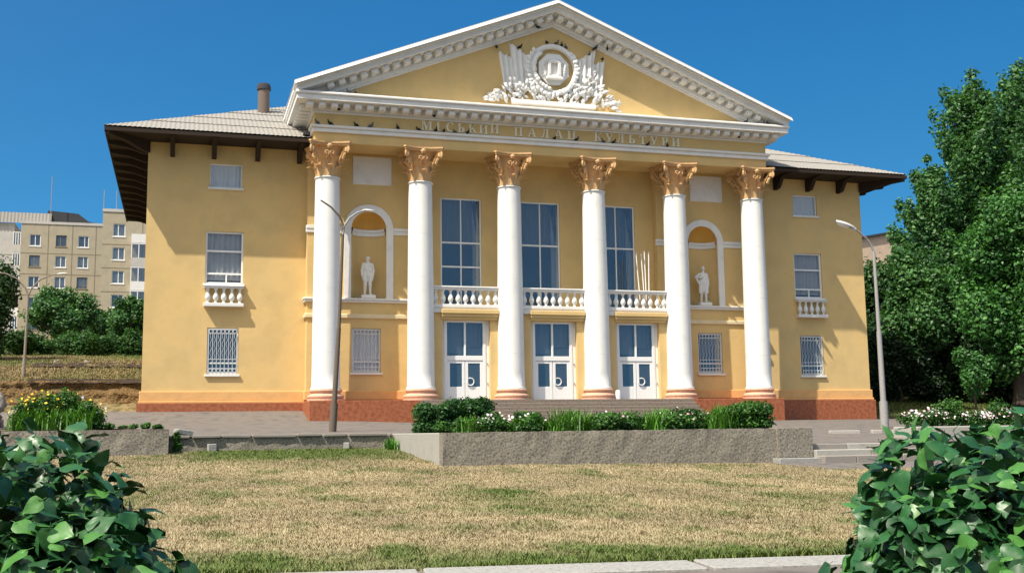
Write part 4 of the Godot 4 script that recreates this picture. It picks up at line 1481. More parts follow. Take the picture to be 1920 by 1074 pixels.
func poplar_clumps(h: float, w: float, from: float, n: int, seed_: int) -> Array:
	# steep boughs, each a string of tufts that runs up and outward and ends in a point
	var r := RandomNumberGenerator.new()
	r.seed = seed_
	var out := []
	for i in n:
		var t := (i + r.randf()) / n
		var a := i * 2.4 + r.randf_range(-0.5, 0.5)
		var y := lerpf(from, h * 0.86, t)
		var reach := w * clampf(1.1 - 0.85 * pow(t, 1.3), 0.15, 1.0) * r.randf_range(0.55, 1.05)
		var rise := reach * r.randf_range(0.9, 1.5) + 0.4
		for k in 4:
			var u := 0.3 + 0.7 * k / 3.0
			var s: float = [0.22, 0.21, 0.165, 0.09][k] * w * (1.0 - 0.35 * t) * r.randf_range(0.8, 1.2)
			out.append([Vector3(cos(a) * reach * u, minf(y + rise * u, h - 0.3), sin(a) * reach * u), Vector3(s, s * 2.1, s)])
	for k in 4:
		out.append([Vector3(r.randfn() * 0.2, h - 2.4 + 0.75 * k, 0), Vector3.ONE * w * (0.2 - 0.04 * k)])
	return out


func round_clumps(c: Vector3, rad: Vector3, n: int, seed_: int, small := 0.42) -> Array:
	var r := RandomNumberGenerator.new()
	r.seed = seed_
	var out := []
	for i in n:
		var d := Vector3(r.randfn(), r.randfn(), r.randfn()).normalized() * pow(r.randf(), 0.4)
		out.append([c + d * rad * 0.75, rad * r.randf_range(small * 0.7, small * 1.25)])
	return out


func trees() -> void:
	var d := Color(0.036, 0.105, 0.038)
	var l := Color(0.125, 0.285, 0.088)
	tree("poplar", "tall poplar with a pointed crown, nearest the roof corner right of the palace", "poplars right of the palace", Vector3(34.6, 0.4, -12.4), 17.0, 0.45, poplar_clumps(21.6, 5.6, 2.0, 44, 11), 60000, 0.25, d, l, 101)
	tree("poplar", "tall poplar at the right edge of the picture", "poplars right of the palace", Vector3(41.4, 0.6, -15.5), 18.0, 0.45, poplar_clumps(23.6, 5.6, 2.5, 40, 12), 52000, 0.26, d, l, 102)
	tree("poplar", "shorter poplar whose shoulder stands left of the pointed one", "poplars right of the palace", Vector3(29.8, 0.2, -11.2), 11.0, 0.35, poplar_clumps(15.2, 3.6, 1.2, 30, 13), 36000, 0.23, d, l, 103)
	# nearer broadleaf trees
	var l2 := Color(0.12, 0.31, 0.075)
	var d2 := Color(0.032, 0.110, 0.030)
	tree("broadleaf_tree", "bright green spreading tree before the poplars, its boughs hanging low at right", "broadleaf trees right of the palace", Vector3(27.8, -0.6, -2.2), 7.5, 0.36, round_clumps(Vector3(0.4, 6.2, 0.4), Vector3(4.6, 6.2, 4.2), 60, 21, 0.24), 56000, 0.22, d2, l2, 104, 0.38)
	tree("broadleaf_tree", "deep green tree between the right lamp pole and the spreading tree", "broadleaf trees right of the palace", Vector3(27.2, 0.0, -8.6), 5.0, 0.30, round_clumps(Vector3(-0.3, 4.9, 0), Vector3(3.2, 4.6, 3.0), 44, 22, 0.28), 38000, 0.22, d, l, 105)
	tree("broadleaf_tree", "dark tree behind the right corner of the palace", "broadleaf trees right of the palace", Vector3(29.8, 0.6, -18.0), 5.0, 0.32, round_clumps(Vector3(0, 4.6, 0), Vector3(4.2, 4.2, 3.6), 26, 23, 0.4), 22000, 0.26, d * 0.8, l * 0.6, 106)
	tree("broadleaf_tree", "dark tree in the shade behind the spreading tree", "broadleaf trees right of the palace", Vector3(36.0, 0.3, -8.0), 6.0, 0.32, round_clumps(Vector3(0, 5.4, 0), Vector3(5.0, 5.2, 3.8), 28, 24, 0.4), 26000, 0.25, d, l, 107)
	tree("young_tree", "small bright tree with drooping twigs in front of the deep shade at right", "broadleaf trees right of the palace", Vector3(24.0, -1.1, -1.2), 2.2, 0.06, round_clumps(Vector3(0, 2.0, 0), Vector3(1.2, 1.5, 1.1), 16, 25, 0.32), 5200, 0.15, d2, l2, 108)
	# thicket that closes the view under the trees, its leaves tinted dark as shade
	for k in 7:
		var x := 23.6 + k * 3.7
		tree("thicket", ["shade-tinted thicket beside the back of the palace", "shade-tinted thicket behind the deep green tree", "shade-tinted thicket under the shorter poplar", "shade-tinted thicket under the pointed poplar", "shade-tinted thicket behind the spreading tree's trunk", "shade-tinted thicket right of the spreading tree's trunk", "shade-tinted thicket at the right edge, behind all trees"][k], "thicket under the right trees", Vector3(x, 0.0, -13.0 + 0.7 * k), 2.4, 0.12, round_clumps(Vector3(0, 2.5, 0), Vector3(2.6, 3.2, 1.5), 22, 30 + k, 0.45), 14000, 0.24, d * 0.4, l * 0.3, 120 + k)
	for k in 5:
		var x := 31.0 + k * 6.0
		tree("far_tree", ["far tree just right of the pink house", "far tree closing the gap behind the shorter poplar", "far tree behind the pointed poplar", "far tree between the two tall poplars", "far tree at the right edge behind the tallest poplar"][k], "far trees at right", Vector3(x + 7.0, 1.5, -38.0 + k), 4.0, 0.25, round_clumps(Vector3(0, 4.4, 0), Vector3(4.6, 4.6, 3.0), 16, 50 + k, 0.45), 9000, 0.36, d * 0.7, l * 0.7, 150 + k)
	for k in 5:   # bushes under the boughs, deep shade put into their leaf colour
		tree("shade_tinted_bush", ordinal(k) + " bush from the left, leaves darkened to imitate deep shade, behind the right lamp pole", "dark bushes under the right trees", Vector3(22.6 + 2.1 * k, -0.4, -9.0 + 0.5 * k), 1.6, 0.07, round_clumps(Vector3(0, 2.1, 0), Vector3(1.7, 2.6, 1.3), 20, 70 + k, 0.42), 9500, 0.20, d * 0.32, l * 0.22, 170 + k)
	for k in 4:   # across the way, behind the eye: mirrored in the panes
		tree("street_tree", ordinal(k) + " tree from the left across the way, seen only mirrored in the door panes", "trees mirrored in the panes", Vector3(-32.0 + 13.0 * k, -3.9, 84.0 + 2.0 * (k % 2)), 5.0, 0.25, round_clumps(Vector3(0, 6.0, 0), Vector3(4.2, 4.0, 3.6), 18, 90 + k, 0.4), 5000, 0.5, d, l, 190 + k)
	# left side
	tree("fruit_tree", "bushy round tree before the beige apartment block, left of the palace", "trees on the left slope", Vector3(-24.3, hill_y(-24.4, -31.0), -31.0), 2.3, 0.14, round_clumps(Vector3(0, 2.5, 0), Vector3(2.7, 2.3, 2.2), 34, 41, 0.26), 15000, 0.18, d, l, 131)
	tree("fruit_tree", "smaller leaning tree touching the left corner of the palace", "trees on the left slope", Vector3(-20.0, hill_y(-20.0, -25.5), -25.5), 2.0, 0.12, round_clumps(Vector3(0.3, 2.1, 0), Vector3(1.6, 1.9, 1.6), 26, 42, 0.28), 10000, 0.16, d, l, 132)
	tree("fruit_tree", "low pale green tree behind the bushy round tree", "trees on the left slope", Vector3(-21.8, hill_y(-22.0, -36.0), -36.0), 1.8, 0.12, round_clumps(Vector3(0, 1.7, 0), Vector3(2.6, 1.7, 1.8), 20, 43, 0.36), 11000, 0.2, d, Color(0.10, 0.19, 0.06), 133)
	tree("dark_tree", "dark tree cut by the left edge of the picture", "trees on the left slope", Vector3(-26.5, hill_y(-26.5, -15.0), -15.0), 3.0, 0.2, round_clumps(Vector3(0, 2.8, 0), Vector3(1.7, 3.2, 1.8), 20, 44, 0.4), 14000, 0.17, d * 0.55, l * 0.45, 134)
	for k in 8:
		var x := -26.6 + k * 1.25
		var z := -21.0 + 0.6 * sin(k * 2.0)
		var r := RandomNumberGenerator.new()
		r.seed = 500 + k
		var o := thing("hedge_bush", ordinal(k) + " green bush from the left in the hedge row on the dry slope", "bush", Vector3(x, hill_y(x, z) - 0.1, z), "hedge row on the left slope")
		var c := MB.new()
		leaf_cloud(c, round_clumps(Vector3(0, 0.75, 0), Vector3(1.1, 0.95 + 0.3 * sin(k * 2.2), 0.8), 11, 60 + k, 0.45), 3600, 0.13, d, Color(0.07, 0.17, 0.035), r)
		part("foliage", c, M.foliage, o)


# ---------------------------------------------------------------- lilac bushes close to the camera
func lilac_leaf(r: RandomNumberGenerator) -> Mesh:
	var b := MB.new()
	var fold := r.randf_range(0.06, 0.26)
	var bend := r.randf_range(0.05, 0.30)
	var twist := r.randf_range(-0.25, 0.25)
	b.tinted = true
	b.sheet(6, 9, func(i, j):
		b.col = Color(1.5, 1.35, 1.3) if i == 3 else (Color.WHITE if (i + j) % 2 else Color(0.86, 0.9, 0.86))   # pale midrib
		var t: float = j / 9.0
		var s: float = (i - 3) / 3.0
		var w: float = 0.43 * pow(sin(PI * pow(t, 0.56)), 0.85) * (1.0 - 0.38 * t * t) if t > 0.0 and t < 1.0 else 0.0
		var back: float = -0.10 * s * s * maxf(0.0, 1.0 - t * 4.0)   # heart-shaped foot
		var x := s * w
		var z := fold * (sqrt(x * x + 0.006) - 0.077) * 1.2 - 0.5 * x * x - bend * t * t + 0.03 * sin(t * 9.0 + s * 2.0) * absf(s)
		return Vector3(x, t + back, z + x * twist * t))
	b.tube([Vector3(0, -0.28, -0.02), Vector3(0, -0.12, 0.012), Vector3(0, 0.02, 0.0)], 0.012, 4, false)
	return b.mesh()


func lilac(label: String, foot: Vector3, lobes: Array, count: int, seed_: int, eye: Vector3, look: Vector3) -> void:
	var r := RandomNumberGenerator.new()
	r.seed = seed_
	var o := thing("lilac_bush", label, "bush", foot, "lilac bushes in the foreground")
	var leaves := []
	for i in 9:
		leaves.append(lilac_leaf(r))
	var stems := MB.new()
	for q in lobes:
		for i in 7:
			var d := Vector3(r.randfn(), absf(r.randfn()) * 0.8 + 0.3, r.randfn()).normalized()
			var tip: Vector3 = q[0] + d * q[1] * 0.93
			var low := Vector3(r.randf_range(-0.12, 0.12), 0, r.randf_range(-0.12, 0.12))
			stems.tube([low, low.lerp(tip, 0.45) + Vector3(0, -0.06, 0), tip], [0.016, 0.009, 0.003], 6)
	part("stems", stems, M.bark, o)
	var spots := []
	var total := 0.0
	for q in lobes:
		total += q[2]
	for i in count:
		var w := r.randf() * total
		var q
		for c in lobes:
			q = c
			w -= c[2]
			if w < 0.0: break
		var d := Vector3(r.randfn(), r.randfn() + 0.15, r.randfn()).normalized()
		var rad := lerpf(0.40, 1.0, pow(r.randf(), 0.5)) * (1.0 + 0.05 * sin(7.0 * d.x + 5.0 * d.z) + 0.05 * sin(9.0 * d.y))
		var p: Vector3 = q[0] + d * q[1] * rad
		if p.y < 0.15:
			continue
		var axis := (d * 0.38 + Vector3(r.randfn() * 0.44, -0.50 + r.randfn() * 0.38, r.randfn() * 0.44)).normalized()
		var nn := (d * 1.0 + Vector3(r.randfn() * 0.5, 0.5 + r.randfn() * 0.45, r.randfn() * 0.5))
		nn = (nn - axis * nn.dot(axis)).normalized()
		var s := r.randf_range(0.056, 0.100)
		var bs := Basis(axis.cross(nn), axis, nn) * Basis.from_scale(Vector3(s, s, s))
		var world := foot + p
		var rel := world - eye
		var ahead := rel.dot(look)
		var off := rel.length() / maxf(ahead, 0.1)
		var facing := d.dot(-rel.normalized())
		var rank := (rad * 1.2 + facing) - (3.0 if off > 1.16 else 0.0)
		spots.append([rank, Transform3D(bs, p), r.randi() % 9, [0, 0, 1, 1, 1, 2][r.randi() % 6]])
	spots.sort_custom(func(a, b): return a[0] > b[0])
	var rest := [MB.new(), MB.new(), MB.new()]
	for b in rest:
		b.tinted = true
	for i in spots.size():
		var s = spots[i]
		if i < 298:
			var lf := put("leaf", leaves[s[2]], M.lilac[s[3]], o)
			lf.transform = s[1]
		else:
			var b: MB = rest[s[3]]
			var a: Array = leaves[s[2]].surface_get_arrays(0)
			var base := b.v.size()
			for j in a[Mesh.ARRAY_VERTEX].size():
				b.v.append(s[1] * a[Mesh.ARRAY_VERTEX][j])
				b.n.append((s[1].basis * a[Mesh.ARRAY_NORMAL][j]).normalized())
				b.c.append(a[Mesh.ARRAY_COLOR][j])
			for j in a[Mesh.ARRAY_INDEX]:
				b.ix.append(base + j)
	for k in 3:
		part("leaves_beyond", rest[k], M.lilac[k], o, Vector3.ZERO, "stuff")


# ---------------------------------------------------------------- blocks of flats
func flats_window(parent: Node, x: float, y: float, w: float, h: float, z: float, split: float, recess := 0.14, dark := false) -> void:
	var b := MB.new()
	var q := 0.09
	b.span(x - w / 2, x - w / 2 + q, y, y + h, z - 0.05, z + 0.05)
	b.span(x + w / 2 - q, x + w / 2, y, y + h, z - 0.05, z + 0.05)
	b.span(x - w / 2 + q, x + w / 2 - q, y, y + q, z - 0.05, z + 0.05)
	b.span(x - w / 2 + q, x + w / 2 - q, y + h - q, y + h, z - 0.05, z + 0.05)
	b.span(x + split - q / 2, x + split + q / 2, y + q, y + h - q, z - 0.045, z + 0.045)
	b.span(x - w / 2 - 0.1, x + w / 2 + 0.1, y - 0.12, y - 0.002, z - 0.05, z + 0.05 + recess)
	var f := part("window", b, M.seam if dark else M.frame, parent)
	for r in [[x - w / 2 + q, x + split - q / 2], [x + split + q / 2, x + w / 2 - q]]:
		var p := MB.new()
		p.fq([Vector3(r[0], y + q, z), Vector3(r[1], y + q, z), Vector3(r[1], y + h - q, z), Vector3(r[0], y + h - q, z)], Vector3(0, 0, 1))
		part("pane", p, M.glass, f)
	if rng.randf() < 0.5:
		part("curtain", sheet_curtain(x - w / 2 + q, x + w / 2 - q, y + h * rng.randf_range(0.0, 0.4), y + h - q, z - 0.25, 4), M.curtain, f)


func flats_block(called: String, label: String, m: Material, x0: float, x1: float, y0: float, y1: float, z: float, deep: float, cols: Array, rows: Array, w: float, h: float) -> Node3D:
	var o := thing(called, label, "apartment block", Vector3.ZERO, "apartment blocks behind the left slope")
	var b := MB.new()
	var holes := []
	for x in cols:
		for y in rows:
			holes.append(Rect2(x - w / 2, y, w, h))
	b.wall(x0, x1, y0, y1, z, 0.35, holes)
	b.span(x0 + 0.002, x0 + 0.35, y0, y1, z - 0.352, z - deep)
	b.span(x1 - 0.35, x1 - 0.002, y0, y1, z - 0.352, z - deep)
	b.span(x0, x1, y0, y1, z - deep - 0.3, z - deep - 0.002)
	part("wall", b, m, o)
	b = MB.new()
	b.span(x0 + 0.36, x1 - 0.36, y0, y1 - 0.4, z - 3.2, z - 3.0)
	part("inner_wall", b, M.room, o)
	b = MB.new()
	b.span(x0 - 0.05, x1 + 0.05, y1, y1 + 0.35, z + 0.08, z - deep - 0.35)
	part("roof", b, M.tar if called == "dark_roofed_block" else M.block_grey, o)
	for y in rows:   # joints between the wall panels
		b = MB.new()
		b.span(x0, x1, y - 1.02, y - 0.94, z - 0.01, z + 0.015)
		part("panel_joint", b, M.seam, o)
	for i in cols.size() - 1:
		b = MB.new()
		b.span((cols[i] + cols[i + 1]) / 2 - 0.05, (cols[i] + cols[i + 1]) / 2 + 0.05, y0, y1, z - 0.01, z + 0.012)
		part("panel_joint", b, M.seam, o)
	for x in cols:
		for y in rows:
			flats_window(o, x, y, w, h, z - 0.14, rng.randf_range(-0.12, 0.2), 0.14, rng.randf() < 0.25)
	return o


func balcony_stack(o: Node, x0: float, x1: float, rows: Array, z: float, out: float) -> void:
	for y in rows:
		var b := MB.new()
		b.span(x0, x1, y - 0.9, y - 0.75, z, z + out)
		b.span(x0, x1, y - 0.748, y + 0.15, z + out - 0.09, z + out - 0.01)
		b.span(x0, x0 + 0.08, y - 0.748, y + 0.15, z, z + out - 0.092)
		b.span(x1 - 0.08, x1, y - 0.748, y + 0.15, z, z + out - 0.092)
		var bal := part("balcony", b, M.trim if rng.randf() < 0.6 else M.block_grey, o)
		if rng.randf() < 0.75:
			var f := MB.new()
			var n := 3
			for k in n + 1:
				var x := lerpf(x0 + 0.05, x1 - 0.05, float(k) / n)
				f.span(x - 0.05, x + 0.05, y + 0.152, y + 1.75, z + out - 0.1, z + out - 0.02)
			f.span(x0, x1, y + 1.752, y + 1.86, z, z + out)
			part("glazing_frame", f, M.frame, bal)
			for k in n:
				var p := MB.new()
				var a := lerpf(x0 + 0.05, x1 - 0.05, float(k) / n)
				var e := lerpf(x0 + 0.05, x1 - 0.05, (k + 1.0) / n)
				p.fq([Vector3(a, y + 0.15, z + out - 0.06), Vector3(e, y + 0.15, z + out - 0.06), Vector3(e, y + 1.75, z + out - 0.06), Vector3(a, y + 1.75, z + out - 0.06)], Vector3(0, 0, 1))
				part("pane", p, M.glass, bal)


func far_blocks() -> void:
	var rows := []
	for k in 5:
		rows.append(23.6 - 2.82 * k)
	var o := flats_block("apartment_block", "beige panel apartment block with two window columns, upper left behind the trees", M.block_beige, -37.4, -24.6, 8.0, 26.6, -110.0, 12.0, [-35.6, -32.35, -29.55, -26.4], rows, 1.35, 1.55)
	var b := MB.new()
	b.tube([Vector3(-33.9, 26.9, -111), Vector3(-33.9, 33.5, -111)], 0.05, 5)
	part("antenna", b, M.steel, o)
	b = MB.new()   # dark tarred hump on the roof
	b.prism(PackedVector2Array([Vector2(-34.6, 26.952), Vector2(-26.4, 26.952), Vector2(-29.2, 27.6), Vector2(-30.5, 28.6), Vector2(-31.6, 28.7), Vector2(-34.4, 28.9)]), -118.0, -112.2)
	part("roof_shed", b, M.tar, o)
	balcony_stack(o, -38.4, -37.42, rows, -111.6, 1.3)
	var rows2 := []
	for k in 5:
		rows2.append(21.5 - 2.8 * k)
	o = flats_block("apartment_block", "nearer beige apartment block whose balconies touch the left corner of the palace", M.block_beige, -25.7, -15.0, 7.0, 24.4, -88.0, 11.0, [-23.85, -18.6], rows2, 1.35, 1.5)
	balcony_stack(o, -22.4, -19.9, rows2, -88.0 + 0.003, 1.25)
	for x in [-26.6, -25.2]:
		b = MB.new()
		b.tube([Vector3(x + 0.9, 24.7, -89.0), Vector3(x + 0.9, 27.2, -89.0)], 0.05, 5)
		part("antenna", b, M.steel, o)
	o = flats_block("apartment_block", "pale grey apartment block at the far left, its corrugated roof edge cut by the picture", M.block_grey, -62.0, -38.5, 8.0, 26.6, -112.0, 12.0, [-60.0, -56.0, -52.0, -48.0], rows, 1.4, 1.6)
	b = MB.new()
	b.sheet(260, 1, func(i, j): return Vector3(-62.5 + i * 0.11, 26.952 + 1.5 * j, -111.6 - 0.5 * j + 0.05 * sin(i * 1.57)))
	part("roof_edge", b, M.roof, o)
	# pinkish house behind the trees at right
	o = thing("pink_house", "pale pinkish house with a shallow gable, peeping out between the palace and the trees", "house")
	b = MB.new()
	var holes := []
	for x in [60.5, 63.7, 66.9, 70.1, 73.3]:
		for y in [9.2, 12.6, 16.0]:
			holes.append(Rect2(x - 0.75, y, 1.5, 1.9))
	b.wall(58.0, 76.0, 2.0, 19.6, -71.0, 0.35, holes)
	b.prism(PackedVector2Array([Vector2(58.0, 19.602), Vector2(76.0, 19.602), Vector2(70.0, 22.4), Vector2(58.0, 20.2)]), -83.0, -71.0)
	b.span(58.0, 58.35, 2.0, 19.6, -71.352, -83.0)
	b.span(75.65, 76.0, 2.0, 19.6, -71.352, -83.0)
	part("wall", b, M.block_pink, o)
	b = MB.new()
	b.prism(PackedVector2Array([Vector2(57.4, 20.12), Vector2(70.0, 22.45), Vector2(76.6, 19.4), Vector2(76.6, 19.65), Vector2(70.0, 22.7), Vector2(57.4, 20.37)]), -83.5, -70.6)
	part("roof", b, M.tar, o)
	b = MB.new()
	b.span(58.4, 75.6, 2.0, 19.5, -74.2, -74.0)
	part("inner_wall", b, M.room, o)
	for x in [60.5, 63.7, 66.9, 70.1, 73.3]:
		for y in [9.2, 12.6, 16.0]:
			flats_window(o, x, y, 1.5, 1.9, -71.14, 0.1)


# ---------------------------------------------------------------- ground
func land(called: String, m: Material, xs: Array, zs: Array, f: Callable) -> void:
	var b := MB.new()
	b.sheet(xs.size() - 1, zs.size() - 1, func(i, j): return Vector3(xs[i], f.call(xs[i], zs[j]), zs[j]), true)
	struct(called, b, m)


func steps(a: float, e: float, d: float) -> Array:
	var out := []
	var n := maxi(1, int(round((e - a) / d)))
	for i in n + 1:
		out.append(lerpf(a, e, float(i) / n))
	return out


func ground() -> void:
	var bump := noise(77, 0.35, 4)
	# one sheet to the horizon, under everything that lies on it
	var xs := [-900.0, -500.0, -300.0, -200.0, -140.0] + steps(-100, -34, 6) + steps(-32, 44, 2) + steps(48, 100, 6) + [140.0, 200.0, 300.0, 500.0, 900.0]
	var zs := [-900.0, -500.0, -300.0, -200.0, -140.0] + steps(-110, -32, 4) + steps(-30, -4, 1.0) + steps(-2, 46, 2) + [52.0, 60.0, 80.0, 120.0, 200.0, 400.0, 900.0]
	land("ground", M.dry, xs, zs, func(x, z):
		if z <= -2.0:
			var inside: bool = absf(x) < 17.0 and z > BACK_Z + 2.0
			return hill_y(x, z) + (0.0 if inside else 0.12 * bump.get_noise_2d(x, z)) - (0.5 if z > -5.0 or inside else 0.0)
		return minf(lawn_y(x, z), plaza_y(x, z)) - 0.45)
	# paved forecourt
	land("forecourt", M.asphalt, steps(-34, 1.64, 0.9), steps(-4.0, 11.5, 0.6), func(x, z): return plaza_y(x, z) + 0.012 * bump.get_noise_2d(x * 2.0, z * 2.0))
	land("forecourt", M.asphalt, steps(1.64, 34, 0.9), steps(-4.0, 18.3, 0.6), func(x, z): return plaza_y(x, z) + 0.012 * bump.get_noise_2d(x * 2.0, z * 2.0))
	# lawn
	land("lawn", M.dry, steps(-40, 40, 0.5), steps(11.3, 37.4, 0.4), func(x, z): return lawn_y(x, z) + 0.035 * bump.get_noise_2d(x * 1.6, z * 1.6))
	# pale concrete path at the bottom of the picture, set askew
	var b := MB.new()
	b.sheet(40, 6, func(i, j):
		var x: float = -46.0 + i * 1.6
		var z: float = 36.75 + 0.139 * (x + 12.95) + j * 0.75
		return Vector3(x, -3.44 - 0.004 * j, z), true)
	b.sheet(40, 1, func(i, j):
		var x: float = -46.0 + i * 1.6
		return Vector3(x, -3.44 - 0.3 * j, 36.75 + 0.139 * (x + 12.95)), true)
	struct("path", b, M.asphalt)
	for k in 10:   # kerb stones with open joints
		var x := -27.4 + k * 2.95
		var kb := MB.new()
		var way := Basis(Vector3.UP, -atan(0.139) + rng.randf_range(-0.006, 0.006))
		kb.box(Vector3(x, -3.56, 37.12 + 0.139 * (x + 12.95)), Vector3(2.91, 0.30, 0.72), way * Basis(Vector3.FORWARD, rng.randf_range(-0.003, 0.003)), 0.015)
		var o := part("kerb_slab", kb, M.kerb, self)
		tag(o, ordinal(k) + " pale concrete kerb slab from the left along the near edge of the lawn", "kerb", "kerb slabs along the lawn")
	# lower walk before the steps at right
	land("lower_walk", M.asphalt, steps(0.2, 9.0, 0.8), steps(18.6, 22.0, 0.4), func(x, z): return lawn_y(x, z) + 0.05 - 0.16 * smoothstep(21.0, 22.0, z - 0.15 * (x - 2.0)))
	# worn whitewashed kerb across the forecourt
	var n := 0
	for s in [[4.4, 5.2], [6.1, 7.25], [7.7, 8.1], [8.5, 9.6]]:
		b = MB.new()
		var x: float = (s[0] + s[1]) / 2
		b.box(Vector3(x, plaza_y(x, 12.8) + 0.03, 12.8 + 0.16 * (x - 6.0)), Vector3(s[1] - s[0], 0.14, 0.16), Basis(Vector3.UP, -0.16), 0.015)
		tag(part("kerb_stone", b, M.paint, self), ordinal(n) + " whitewashed kerb stone from the left on the forecourt, before the right lamp pole", "kerb", "whitewashed kerb stones")
		n += 1


func forecourt_edge() -> void:
	# retaining wall between forecourt and lawn, topped by loose slabs
	var o := thing("retaining_wall", "low rough concrete retaining wall between the lawn and the forecourt, left half", "wall")
	var b := MB.new()
	rough_block(b, -34.0, -9.74, -3.0, -2.05, 11.40, 11.85, 0.035, 5)
	part("wall", b, M.concrete, o)
	var x := -17.2
	while x < -9.9:
		var w := rng.randf_range(0.75, 1.5)
		w = minf(w, -9.78 - x)
		var s := MB.new()
		s.box(Vector3(x + w / 2, -2.008 + rng.randf_range(-0.012, 0.02), 11.62 + rng.randf_range(-0.05, 0.05)), Vector3(w - rng.randf_range(0.03, 0.12), 0.085, 0.62), Basis(Vector3.UP, rng.randf_range(-0.02, 0.02)) * Basis(Vector3.FORWARD, rng.randf_range(-0.02, 0.02)), 0.012)
		part("cap_slab", s, M.slab, o)
		x += w
	var p := MB.new()
	p.box(Vector3(-15.55, -2.36, 12.02), Vector3(0.26, 0.26, 0.24), Basis(Vector3.UP, 0.2), 0.02)
	tag(part("concrete_stub", p, M.kerb, self), "white concrete stub before the retaining wall, nearer the left planter", "stub", "concrete stubs in the lawn")
	p = MB.new()
	p.box(Vector3(-11.3, -2.36, 11.98), Vector3(0.2, 0.22, 0.2), Basis(Vector3.UP, -0.3), 0.02)
	tag(part("concrete_stub", p, M.kerb, self), "small white stub before the retaining wall, under the leaning lamp pole", "stub", "concrete stubs in the lawn")
	p = MB.new()
	p.box(Vector3(-16.42, -1.86, 11.7), Vector3(0.5, 0.16, 0.4), Basis(Vector3.UP, 0.4) * Basis(Vector3.FORWARD, 0.15), 0.02)
	tag(part("broken_slab", p, M.kerb, self), "broken pale slab lying on the wall end beside the left planter", "slab")


func rough_block(b: MB, x0: float, x1: float, y0: float, y1: float, z0: float, z1: float, amp: float, seed_: int) -> void:
	# a block with a hand-rendered, uneven front and top
	var nz := noise(seed_, 1.7, 4)
	var nx := int((x1 - x0) / 0.12)
	b.sheet(nx, 8, func(i, j):
		var x := lerpf(x0, x1, float(i) / nx)
		var y: float = lerpf(y0, y1, j / 8.0)
		return Vector3(x, y + (0.4 * amp * nz.get_noise_2d(x * 1.5, 40.0) if j == 8 else 0.0), z1 + amp * nz.get_noise_2d(x, y * 1.4)))
	b.sheet(nx, 1, func(i, j):
		var x := lerpf(x0, x1, float(i) / nx)
		return Vector3(x, y1 + 0.4 * amp * nz.get_noise_2d(x * 1.5, 40.0), z1 + amp * nz.get_noise_2d(x, y1 * 1.4) if j == 0 else z0))
	for s in [[x0, true], [x1, false]]:
		b.sheet(4, 8, func(i, j):
			var y: float = lerpf(y0, y1, j / 8.0)
			var z: float = lerpf(z1, z0, i / 4.0)
			return Vector3(s[0] + (0.0 if i == 0 else 0.3 * amp * nz.get_noise_2d(z, y * 2.0)), y + (0.4 * amp * nz.get_noise_2d(s[0] * 1.5, 40.0) if j == 8 else 0.0), z + (amp * nz.get_noise_2d(s[0], y * 1.4) if i == 0 else 0.0)), s[1])
	b.sheet(1, 1, func(i, j): return Vector3(x0 if i == 0 else x1, y0 if j == 0 else y1, z0), true)


func planters() -> void:
	var o := thing("planter", "long grey roughcast planter wall in the middle of the lawn's far edge", "planter")
	var b := MB.new()
	rough_block(b, -9.70, 0.45, -3.6, -1.985, 18.45, 18.85, 0.05, 6)
	part("front_wall", b, M.concrete, o)
	b = MB.new()
	b.span(-9.70, -9.32, -3.4, -1.985, 11.3, 18.448, 0.02)
	part("side_wall", b, M.concrete_pale, o)
	b = MB.new()
	b.span(1.26, 1.64, -3.6, -1.985, 11.3, 18.448, 0.02)
	part("side_wall", b, M.concrete_pale, o)
	b = MB.new()
	b.span(0.452, 1.645, -2.86, -1.97, 18.45, 18.93, 0.015)
	part("corner_block", b, M.concrete, o)
	b = MB.new()
	b.span(0.30, 1.68, -3.6, -2.862, 18.45, 19.30, 0.015)
	part("footing", b, M.kerb, o)
	b = MB.new()
	var nz := noise(31, 0.8, 3)
	b.sheet(40, 24, func(i, j):
		var x: float = lerpf(-9.33, 1.27, i / 40.0)
		var z: float = lerpf(11.35, 18.5, j / 24.0)
		return Vector3(x, -2.07 + 0.05 * nz.get_noise_2d(x, z), z), true)
	part("soil", b, M.soil, o)
	o = thing("planter", "low grey roughcast planter at the left edge of the lawn, holding yellow flowers", "planter")
	b = MB.new()
	rough_block(b, -25.0, -16.85, -3.2, -1.76, 11.9, 13.05, 0.05, 16)
	part("wall", b, M.concrete, o)
	b = MB.new()
	b.sheet(30, 4, func(i, j):
		var x: float = lerpf(-24.8, -17.0, i / 30.0)
		var z: float = lerpf(11.95, 12.95, j / 4.0)
		return Vector3(x, -1.74 + 0.04 * nz.get_noise_2d(x, z), z), true)
	part("soil", b, M.soil, o)
	o = thing("planter", "pale concrete planter wall right of the steps, under pink and white flowers", "planter")
	b = MB.new()
	b.span(6.60, 17.0, -3.0, -1.99, 16.75, 17.2, 0.03)
	part("front_wall", b, M.concrete_pale, o)
	b = MB.new()
	b.span(6.60, 6.9, -3.0, -1.99, 15.9, 16.748, 0.03)
	part("side_wall", b, M.concrete_pale, o)
	b = MB.new()
	b.sheet(30, 12, func(i, j):
		var x: float = lerpf(6.88, 17.0, i / 30.0)
		var z: float = lerpf(15.9, 16.8, j / 12.0)
		return Vector3(x, -2.06 + 0.04 * nz.get_noise_2d(x, z), z), true)
	part("soil", b, M.soil, o)
	# steps between the planters
	o = thing("garden_steps", "worn concrete steps down from the forecourt at right", "steps")
	for k in 3:
		var x := 1.66
		var i := 0
		while x < 6.58:
			var w := minf([1.35, 1.9, 1.1, 1.6][(i + k) % 4], 6.59 - x)
			var s := MB.new()
			s.span(x, x + w - 0.015, -3.5, -2.47 - 0.17 * k, 18.2 + 0.42 * k, 18.2 + 0.42 * (k + 1) + 0.03, 0.02)
			part("step_block", s, M.concrete_pale if (i + k) % 5 == 1 else M.slab, o)
			x += w
			i += 1


